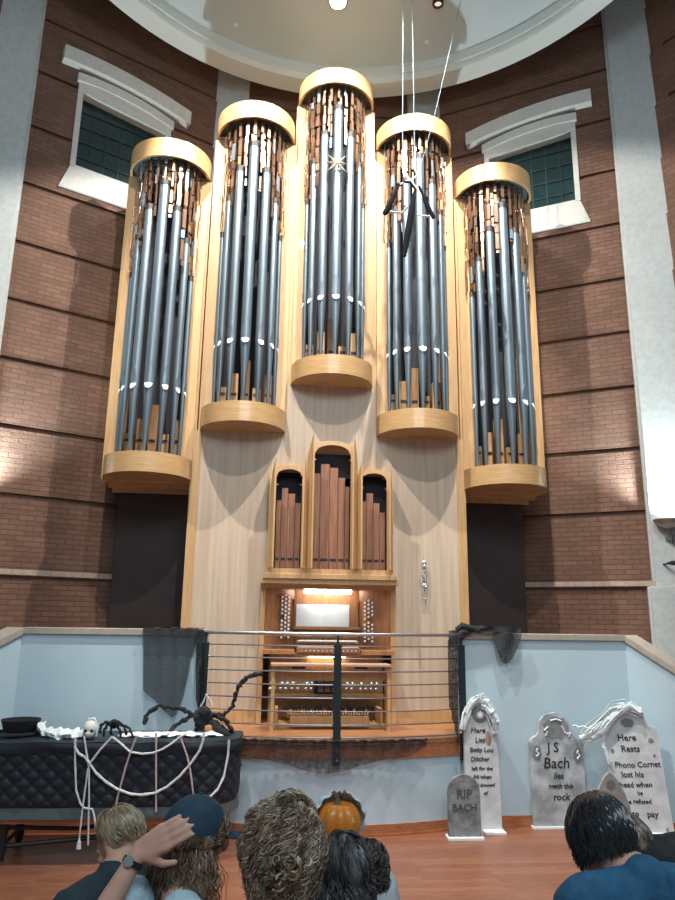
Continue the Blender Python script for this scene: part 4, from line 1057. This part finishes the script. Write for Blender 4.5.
def person(label,hc,yaw,nod,shirt,trouser,hairf,hs=1.0,sw=.18,arms=None,skin=SKIN,turn=0,bodyshift=(0,0),sleeve='short',tilt=0,collar=None,drop=.265):
    """hc: centre of the skull. yaw 0 = faces +Y (away from the camera)."""
    hc=Vector(hc); F=Matrix.Rotation(yaw,3,'Z'); HR=Matrix.Rotation(yaw+turn,3,'Z')@Matrix.Rotation(tilt,3,'Y')@Matrix.Rotation(-nod,3,'X')
    S=(hc.z+.12*hs)/1.70
    base=Vector((hc.x+bodyshift[0],hc.y+bodyshift[1],0))
    T=thing('person',label,'person',base)
    hw=lambda x,y,z: hc+HR@Vector((x,y,z))*hs
    zs=hc.z-drop*S
    bw=lambda x,y,z: base+F@Vector((x,y,0))+Vector((0,0,z))
    bm=B()
    # head
    ball(bm,hw(0,-.005,.015),Vector((.074,.095,.10))*hs,20,14,rot=HR); ball(bm,hw(0,.02,-.05),Vector((.058,.070,.070))*hs,18,12,rot=HR)
    ball(bm,hw(0,.055,-.085),Vector((.034,.032,.028))*hs,12,8,rot=HR)
    ball(bm,hw(0,.088,.005),Vector((.045,.014,.016))*hs,12,8,rot=HR)
    capsule(bm,hw(0,.093,.0),hw(0,.112,-.032),.010*hs,.015*hs,8)
    for s in (-1,1):
        ball(bm,hw(s*.036,.072,-.03),Vector((.022,.018,.018))*hs,10,8,rot=HR)
        ball(bm,hw(s*.076,-.005,-.012),Vector((.010,.020,.032))*hs,12,8,rot=HR)
    ball(bm,hw(0,.092,-.062),Vector((.022,.010,.008))*hs,10,6,rot=HR)
    neck=bw(0,-.01,zs+.06*S)
    chain(bm,[hw(0,-.025,-.05),neck,bw(0,-.01,zs-.02)],[.058*hs,.056*S,.07*S])
    # torso
    sh=[bw(s*sw,0,zs) for s in (-1,1)]
    for s,p in zip((-1,1),sh): chain(bm,[bw(s*.03,-.01,zs+.035*S),p],[.05*S,.055*S])
    chest=bw(0,0,zs-.14*S); waist=bw(0,.01,zs-.34*S); pelv=bw(0,0,zs-.50*S)
    for x in (-1,0,1):
        chain(bm,[bw(x*.09*S,-.01,zs-.05*S),bw(x*.085*S,0,zs-.2*S),bw(x*.07*S,.01,zs-.34*S),bw(x*.08*S,0,zs-.5*S)],[.085*S,.10*S,.09*S,.10*S])
    # legs
    for s in (-1,1):
        hip=bw(s*.09*S,0,zs-.52*S); kn=bw(s*.10*S,.01,.46*S); an=bw(s*.10*S,-.02,.07*S)
        chain(bm,[hip,kn,an],[.09*S,.056*S,.04*S]); chain(bm,[an,bw(s*.11*S,.13*S,.035*S)],[.04*S,.03*S])
    # arms
    AR=[]
    for i,s in enumerate((-1,1)):
        if arms and arms[i]: el,wr,fd,nr,cu,sd=arms[i]; hsz,hsp=1.08,.1
        else:
            el=bw(s*(sw+.05),-.02,zs-.29*S); wr=bw(s*(sw+.05),.06,zs-.53*S); fd=Vector((0,0,-1))+F@Vector((0,.25,0)); nr=F@Vector((s,0,0)); cu=.45; sd=s*1; hsz,hsp=.98,.3
        el=Vector(el); wr=Vector(wr); AR.append((sh[i],el,wr))
        chain(bm,[sh[i],el,wr],[.050*S,.038*S,.026*S]); hand(bm,wr,Vector(fd),Vector(nr),hsz,cu,sd,hsp)
    o=link('body',bm,skin,T,True); remesh(o,.0065,3)
    # eyes
    bm=B()
    for s in (-1,1): ball(bm,hw(s*.032,.073,.0),.0115*hs,12,8)
    link('eyes',bm,EYEW,T,True)
    # shirt
    bm=B(); g=.018
    for s,p in zip((-1,1),sh): chain(bm,[bw(s*.045,-.012,zs+.032*S),p],[.055*S+g*.4,.058*S+g])
    for x in (-1,0,1):
        chain(bm,[bw(x*.09*S,-.01,zs-.05*S),bw(x*.085*S,0,zs-.2*S),bw(x*.075*S,.01,zs-.34*S),bw(x*.085*S,0,zs-.56*S)],[.085*S+g,.10*S+g,.097*S+g,.105*S+g])
    for (a,el,wr) in AR:
        if sleeve=='short': e2=a.lerp(el,.72); chain(bm,[a,e2],[.058*S+g,.05*S+g])
        else: chain(bm,[a,el,el.lerp(wr,.9)],[.058*S+g,.044*S+g,.032*S+g])
    if collar: chain(bm,[bw(0,-.02,zs+.03*S),bw(0,-.02,zs+.055*S)],[.075*S,.068*S])
    if collar==2: chain(bm,[bw(0,-.02,zs+.02*S),hw(0,-.04,-.05)],[.10*S,.078*hs])
    o=link('shirt',bm,shirt,T,True); remesh(o,.010,6)
    dm=o.modifiers.new('folds','DISPLACE'); tx=bpy.data.textures.get('folds') or bpy.data.textures.new('folds','CLOUDS'); tx.noise_scale=.09; dm.texture=tx; dm.texture_coords='GLOBAL'; dm.strength=.022; dm.mid_level=.5
    bm=B()
    for s in (-1,1):
        chain(bm,[bw(s*.05*S,0,zs-.50*S),bw(s*.09*S,0,zs-.54*S),bw(s*.10*S,.01,.46*S),bw(s*.10*S,-.02,.09*S)],[.10*S+.01,.10*S+.012,.07*S,.06*S])
    o=link('trousers',bm,trouser,T,True); remesh(o,.012,4)
    for s in (-1,1):
        bm=B(); chain(bm,[bw(s*.10*S,-.04*S,.05*S),bw(s*.105*S,.06*S,.045*S),bw(s*.11*S,.15*S,.036*S)],[.05*S,.045*S,.036*S]); box(bm,*sorted((bw(s*.06,0,0).x,bw(s*.15,0,0).x)),bw(0,-.08,0).y if abs(yaw)<.5 else bw(0,0,0).y-.05,(bw(0,.17,0).y if abs(yaw)<.5 else bw(0,0,0).y+.05),0,.02)
        o=link('shoe',bm,IRON,T,True); remesh(o,.01,2)
    hairf(T,hw,HR,hc,hs)
    return T
def hairmat(nm,a,b,rough=.35): return mat(nm,a,rough,c2=b,scale=25,stretch=(2,2,1),spec=.6)
def strand_hair(T,hw,mats,n,seed,locks=0,jl=.12,helix=0,period=.04,rad=(.080,.102,.112),cen=(0,-.012,.02),length=1.9,wave=.0,wfreq=20,thick=.0022,lift=.006,drop=0,dropfan=.0,lim=.35,part=(0,.02),frontcut=.25,clump=1,steps=14,faceclear=True,tmin=0,dens=2.2,thin=.58):
    n=int(n*dens); thick=thick*thin
    """strands run from the crown over the skull surface; length in radians of polar angle, then hang by drop"""
    rr=random.Random(seed); bms=[B() for _ in mats]
    # under-shell
    sh=B()
    def shell(u,v):
        a=2*PI*u; mx=length*.93 if True else 0
        fr=math.cos(a-PI/2); m_=mx if fr<frontcut else mx*(1-.55*(fr-frontcut)/(1-frontcut))
        th=v*min(m_,2.3); return hw(cen[0]+rad[0]*math.sin(th)*math.cos(a),cen[1]+rad[1]*math.sin(th)*math.sin(a),cen[2]+rad[2]*math.cos(th))
    grid(sh,shell,36,16); link('hair_base',sh,mats[0],T,True)
    LK=[(rr.uniform(0,2*PI),rr.uniform(0,1),rr.uniform(0,2*PI),rr.uniform(.4,1.5),rr.uniform(.6,1.3),rr.uniform(-.35,.35),rr.uniform(.7,1.25),rr.randrange(len(mats))) for _ in range(locks)]
    for i in range(n):
        lk=LK[rr.randrange(locks)] if locks else None
        a0=rr.uniform(0,2*PI) if not lk else lk[0]+rr.gauss(0,jl); fr=math.cos(a0-PI/2)
        Lm=length*rr.uniform(.85,1.05)
        if fr>frontcut and faceclear: Lm*=(1-.55*(fr-frontcut)/(1-frontcut))
        th0=rr.uniform(tmin,max(tmin+.2,Lm*.7)) ; ph=rr.uniform(0,2*PI); pts=[]; sw0=None
        if lk:
            hi_=max(tmin+.2,Lm*.75); th0=max(.02,tmin+(hi_-tmin)*math.sqrt(lk[1])+rr.gauss(0,.05)); ph=lk[2]+rr.gauss(0,.35); sw0=lk[5]
        lf=lift*(rr.uniform(.3,1.6) if not lk else lk[3]+rr.uniform(-.3,.3)); am=wave*rr.uniform(.5,1.3); sw_=rr.uniform(-.25,.25) if sw0 is None else sw0+rr.gauss(0,.05)
        if lk: am=wave*lk[4]; wf_=wfreq*lk[6]
        else: wf_=wfreq
        ln=min(Lm-th0,rr.uniform(.6,1.3))
        for k in range(steps):
            f=k/(steps-1); th=th0+ln*f; aa=a0+sw_*f+am*math.sin(wf_*f+ph)/max(.3,math.sin(th)+.1)*8*.12; q=1+lf/.1*(math.sin(PI*min(1,f*1.2))*.6+.4)+am*math.cos(wf_*f+ph)*3*.33
            pts.append(hw(part[0]+(cen[0]-part[0])*1+rad[0]*q*math.sin(th)*math.cos(aa),cen[1]+rad[1]*q*math.sin(th)*math.sin(aa),cen[2]+rad[2]*q*math.cos(th)))
        if drop and th0+ln>Lm*.8 and not (fr>.3 and faceclear):
            e=pts[-1]; dl=drop*rr.uniform(.5,1.1); out=(e-hw(*cen)); out.z=0; out=out.normalized() if out.length>0 else Vector()
            for k in range(1,9):
                f=k/8; pts.append(e+Vector((0,0,-dl*f))+out*(dropfan*math.sin(f*PI*.7)+am*.25*math.sin(wfreq*f+ph))+Vector((out.y,-out.x,0))*(am*.35*math.cos(wfreq*f*1.1+ph)))
        if helix:
            cc=hw(*cen); s_=0; q2=[]; hr=helix*rr.uniform(.7,1.25); pr=period*rr.uniform(.9,1.12); f0=ph
            for j_,p_ in enumerate(pts):
                t_=pts[min(j_+1,len(pts)-1)]-pts[max(j_-1,0)]
                if j_: s_+=(p_-pts[j_-1]).length
                d_=(p_-cc).normalized(); sd=t_.cross(d_); sd=sd.normalized() if sd.length>1e-6 else Vector((1,0,0)); f_=f0+2*PI*s_/pr
                q2.append(p_+d_*(hr*(.6+.8*math.cos(f_)))+sd*(hr*1.3*math.sin(f_)))
            pts=q2
        m_=len(pts); tube(bms[(i if not lk or rr.random()<.35 else lk[7])%len(mats)],pts,[thick*(.6+.6*math.sin(PI*(j+.8)/(m_+.6))) for j in range(m_)],3)
    for b_,m in zip(bms,mats): link('hair',b_,m,T,True)
# hair styles
def blond(T,hw,HR,hc,hs):
    strand_hair(T,hw,[hairmat('sandy_hair',(.16,.10,.055),(.30,.21,.12)),hairmat('sandy_hair_light',(.32,.24,.15),(.48,.38,.26))],1500,1,length=1.85,lift=.008,thick=.0020,wave=.02,wfreq=4,frontcut=-.1,locks=150,jl=.1,rad=(.080,.100,.110))
def capwear(T,hw,HR,hc,hs):
    strand_hair(T,hw,[hairmat('brown_wavy',(.07,.042,.026),(.15,.095,.06)),hairmat('brown_wavy_light',(.18,.115,.07),(.34,.235,.15))],1500,2,length=2.1,lift=.012,thick=.0022,wave=.02,wfreq=5,drop=.17,dropfan=.05,locks=90,jl=.07,helix=.007,period=.075,steps=22,rad=(.086,.106,.112),tmin=1.45)
    bm=B(); NV=mat('navy_cap_cloth',(.010,.035,.062),.8,c2=(.016,.05,.085),scale=30)
    def cf(u,v):
        a=2*PI*u; th=v*1.62; r=1.0; return hw((.100)*math.sin(th)*math.cos(a),-.01+(.118)*math.sin(th)*math.sin(a),.028+.118*math.cos(th)+.004*math.cos(a*6)*0)
    grid(bm,cf,48,18); o=link('cap_crown',bm,NV,T,True)
    bm=B()
    def bf(u,v):
        a=PI/2+(-.72+1.44*u); r0=.95; e=math.cos((u-.5)*PI)**.5; x=math.cos(a)*.100; y=math.sin(a)*.118; return hw(x*(1+.05*v),-.01+y+.085*v*e,.032-.022*v*v*e-.05*(abs(u-.5)*2)**2*.25)
    grid(bm,bf,24,8); o=link('cap_brim',bm,NV,T,True); sd=o.modifiers.new('s','SOLIDIFY'); sd.thickness=.004
    bm=B(); ball(bm,hw(0,-.01,.147),(.008,.008,.005),10,6); link('cap_button',bm,NV,T,True)
def curlyupdo(T,hw,HR,hc,hs):
    ms=[hairmat('curly_brown',(.07,.043,.028),(.13,.085,.056)),hairmat('curly_brown_mid',(.20,.135,.09),(.33,.23,.16)),hairmat('curly_ash',(.40,.31,.22),(.58,.47,.36))]
    strand_hair(T,hw,ms,2600,3,rad=(.108,.118,.122),cen=(0,-.012,.02),length=2.5,lift=.02,thick=.0021,wave=.02,wfreq=6,frontcut=.5,drop=.07,dropfan=.01,locks=150,jl=.06,steps=34,helix=.0085,period=.042)
    rr=random.Random(5); bm=B()
    def mt(k,n0):
        bm.faces.ensure_lookup_table()
        for f in list(bm.faces)[n0:]: f.material_index=k
    for q in range(34):   # ringlets of the loose bun: bundles of strands winding round a centre
        c=Vector((rr.gauss(-.005,.032),-.152+rr.gauss(0,.012),-.030+rr.gauss(0,.024))); ax=Vector((rr.gauss(0,.5),-1,rr.gauss(0,.5))).normalized(); u=ax.orthogonal().normalized(); w=ax.cross(u)
        R0=rr.uniform(.014,.034); a0=rr.uniform(0,2*PI); tw=rr.choice((-1,1)); k0=q%3
        for i in range(16):
            R_=R0+rr.gauss(0,.0022); of=ax*rr.gauss(0,.003); n0=len(bm.faces)
            tube(bm,[hw(*(c+of+u*R_*(1-.045*k)*math.cos(a0+tw*k*.42)+w*R_*(1-.045*k)*math.sin(a0+tw*k*.42)+ax*.0018*k)) for k in range(13)],.0015,3); mt(k0 if rr.random()<.7 else (k0+1)%3,n0)
    for i in range(200):
        a=rr.uniform(0,2*PI); th=rr.uniform(.1,1.9); d=Vector((math.sin(th)*math.cos(a),math.sin(th)*math.sin(a),math.cos(th))); p=Vector((.112*d.x,-.015+.120*d.y,.015+.123*d.z)); t1=d.orthogonal().normalized(); t2=d.cross(t1); ph=rr.uniform(0,6); R_=rr.uniform(.006,.014); n0=len(bm.faces)
        tube(bm,[hw(*(p+d*(.002+.004*k)+t1*R_*math.cos(ph+k*.9)+t2*R_*math.sin(ph+k*.9))) for k in range(8)],.0009,3); mt(1+i%2,n0)
    o=link('bun_curls',bm,ms[0],T,True); o.data.materials.append(ms[1]); o.data.materials.append(ms[2])
    bm=B(); c=hw(.092,-.105,.04); box(bm,-.008,.008,-.004,.004,-.016,.016,bev=.003); bm.transform(Matrix.Translation(c)@HR.to_4x4()@Matrix.Rotation(.5,4,'Y')); ball(bm,c+Vector((-.012,-.006,.022)),.007,10,8); link('hair_clip',bm,mat('pearl_clip',(.75,.85,.9),.15,.3),T,True)
def darkgrey(T,hw,HR,hc,hs):
    strand_hair(T,hw,[hairmat('dark_grey_hair',(.018,.018,.02),(.045,.045,.05)),hairmat('greying_hair',(.06,.06,.065),(.15,.15,.155))],1500,4,length=2.2,lift=.010,thick=.0022,wave=.03,wfreq=5,locks=120,jl=.09,drop=.10,dropfan=.02,rad=(.086,.104,.112))
def darkcurl(T,hw,HR,hc,hs):
    strand_hair(T,hw,[hairmat('dark_curls',(.014,.012,.012),(.04,.034,.03)),hairmat('dark_curls_light',(.06,.05,.045),(.12,.10,.09))],1600,6,length=2.2,lift=.015,thick=.0020,wave=.02,wfreq=5,helix=.006,period=.028,steps=34,locks=120,jl=.06,drop=.03,dropfan=.01,rad=(.094,.108,.112))
def blackbob(T,hw,HR,hc,hs):
    strand_hair(T,hw,[hairmat('glossy_black_hair',(.005,.006,.008),(.010,.012,.015),.22),hairmat('glossy_black_hair_b',(.010,.013,.016),(.022,.028,.033),.25)],2200,8,length=2.0,lift=.008,thick=.0024,wave=.006,wfreq=3,rad=(.092,.112,.118),cen=(0,-.015,.02),drop=.03)
def brownlong(T,hw,HR,hc,hs):
    strand_hair(T,hw,[hairmat('chestnut_hair',(.05,.03,.022),(.12,.075,.055)),hairmat('brown_wavy_light',(.18,.115,.07),(.34,.235,.15))],1200,9,length=2.1,lift=.008,thick=.0024,wave=.01,wfreq=4,drop=.16,dropfan=.02,rad=(.084,.104,.112))
def cloth(nm,c,c2): return mat(nm,c,.85,c2=c2,scale=25,bump=.4,bscale=160)
DARKT=cloth('dark_trousers',(.02,.02,.025),(.03,.03,.035))
JEAN=cloth('blue_jeans',(.03,.05,.09),(.05,.08,.13))
def P3(px,py,Y): return at(px,py,Y)
h=P3(120,842,-6.80)
person('person with short sandy hair in a dark teal shirt looking down left',h,1.05,.5,cloth('dark_teal_shirt',(.010,.026,.036),(.016,.036,.048)),DARKT,blond,1.0,.18,bodyshift=(-.02,-.13),sleeve='short',collar=1,drop=.15)
hwr=P3(138,853,-7.46); tip=P3(170,834,-7.47)
fd=(tip-hwr); el=P3(100,905,-7.66)
hd2=P3(196,838,-7.28)
person('person in a navy cap and light blue shirt holding a hand to the head',hd2,-1.15,.12,cloth('pale_blue_shirt',(.40,.55,.62),(.48,.63,.70)),JEAN,capwear,.95,.17,arms=[(P3(108,905,-7.50),hwr,fd,Vector((.05,-1,.35)),.14,1),None],bodyshift=(-.03,-.10),sleeve='short',drop=.20)
h3=P3(283,849,-7.66)
person('person with a big curly brown updo and pearly hair clip',h3,0,.1,cloth('plum_top',(.10,.03,.04),(.14,.05,.06)),DARKT,curlyupdo,.88,.16,bodyshift=(0,-.03))
h4=P3(343,876,-7.3)
person('person with smooth greying dark hair between the curly updo and the pumpkin',h4,0,.1,cloth('charcoal_top',(.03,.03,.035),(.05,.05,.055)),DARKT,darkgrey,1.0,.15,bodyshift=(0,-.05))
h5=P3(368,871,-6.6)
person('person with dark tight curls in front of the pumpkin figure',h5,0,.15,cloth('grey_blue_top',(.16,.20,.24),(.22,.27,.31)),DARKT,darkcurl,.80,.13,bodyshift=(-.03,.0))
h6=P3(602,846,-7.66)
person('person with glossy black hair in a bright blue jacket',h6,.15,.55,cloth('blue_jacket',(.014,.085,.17),(.02,.115,.22)),DARKT,blackbob,1.0,.20,bodyshift=(.06,-.12),sleeve='long',collar=1,drop=.105)
h7=P3(631,847,-6.75)
person('person with long brown hair in a black top bending at the right edge',h7,.5,.6,cloth('black_top',(.012,.016,.018),(.022,.027,.03)),DARKT,brownlong,.9,.19,bodyshift=(.25,-.03),sleeve='long',drop=.03,collar=2)
# watch on the raised wrist
per=[o for o in bpy.data.objects if o.get('label','').startswith('person in a navy cap')][0]
wd=(hwr-P3(108,905,-7.50)).normalized(); wc=hwr-wd*.03
bm=B(); q=wd.to_track_quat('Z','Y').to_matrix(); lathe(bm,[(.030,-.009),(.033,-.009),(.033,.009),(.030,.009)],20,wc,axis=q); link('watch_strap',bm,BLACK,per,True)
fdir=Vector((-.3,-1,.3)); fdir=(fdir-wd*fdir.dot(wd)).normalized()
bm=B(); lathe(bm,[(.001,.006),(.015,.006),(.017,0)],16,wc+fdir*.033,axis=fdir.to_track_quat('Z','Y').to_matrix()); link('watch_face',bm,SILV,per,True)
# ------------------------------------------------------------------ lights
def spot(x,y,z,tx,ty,tz,e,size=70,soft=.05,col=(1,.97,.93),blend=.4,nm='ceiling_spot'):
    ld=bpy.data.lights.new(nm,'SPOT'); ld.energy=e; ld.spot_size=math.radians(size); ld.spot_blend=blend; ld.shadow_soft_size=soft; ld.color=col
    o=bpy.data.objects.new(nm,ld); COL.objects.link(o); o.location=(x,y,z); o.rotation_euler=(Vector((tx,ty,tz))-Vector((x,y,z))).to_track_quat('-Z','Y').to_euler(); return o
LS=[(-2.7,-3.6,'left'),(1.5,-3.6,'right')]
for x,y,nm in LS:
    downlight(x,y,'round ceiling spotlight over the stage front, '+nm+' of centre',.10)
    spot(x,y,12.1,-x*.75,0,5.2,3300,78,.05,(1,.93,.84),.25)
downlight(-.2,-7.2,'round ceiling spotlight over the audience',.10)
spot(-.2,-7.2,12.1,0,0,6.8,1500,66,.07,(1,.93,.85))
p=atz(338,2,12.2); spot(p.x,p.y,12.1,p.x,p.y-.3,0,420,120,.06,(.85,.95,1))
# soft fill light from the unseen hall behind the camera
def area(x,y,z,sx,sy,e,tx,ty,tz,col):
    ld=bpy.data.lights.new('hall_fill','AREA'); ld.shape='RECTANGLE'; ld.size=sx; ld.size_y=sy; ld.energy=e; ld.color=col
    o=bpy.data.objects.new('hall_fill',ld); COL.objects.link(o); o.location=(x,y,z); o.rotation_euler=(Vector((tx,ty,tz))-Vector((x,y,z))).to_track_quat('-Z','Y').to_euler()
area(0,-12,9,6,3,420,0,-3,1,(.78,.93,1))
w=bpy.data.worlds.new('world'); SC.world=w; w.use_nodes=True; bg=w.node_tree.nodes['Background']; bg.inputs[0].default_value=(.62,.80,.95,1); bg.inputs[1].default_value=.26
SC.view_settings.view_transform='Standard'; SC.view_settings.look='None'; SC.view_settings.gamma=1; SC.view_settings.exposure=0; SC.view_settings.use_curve_mapping=False
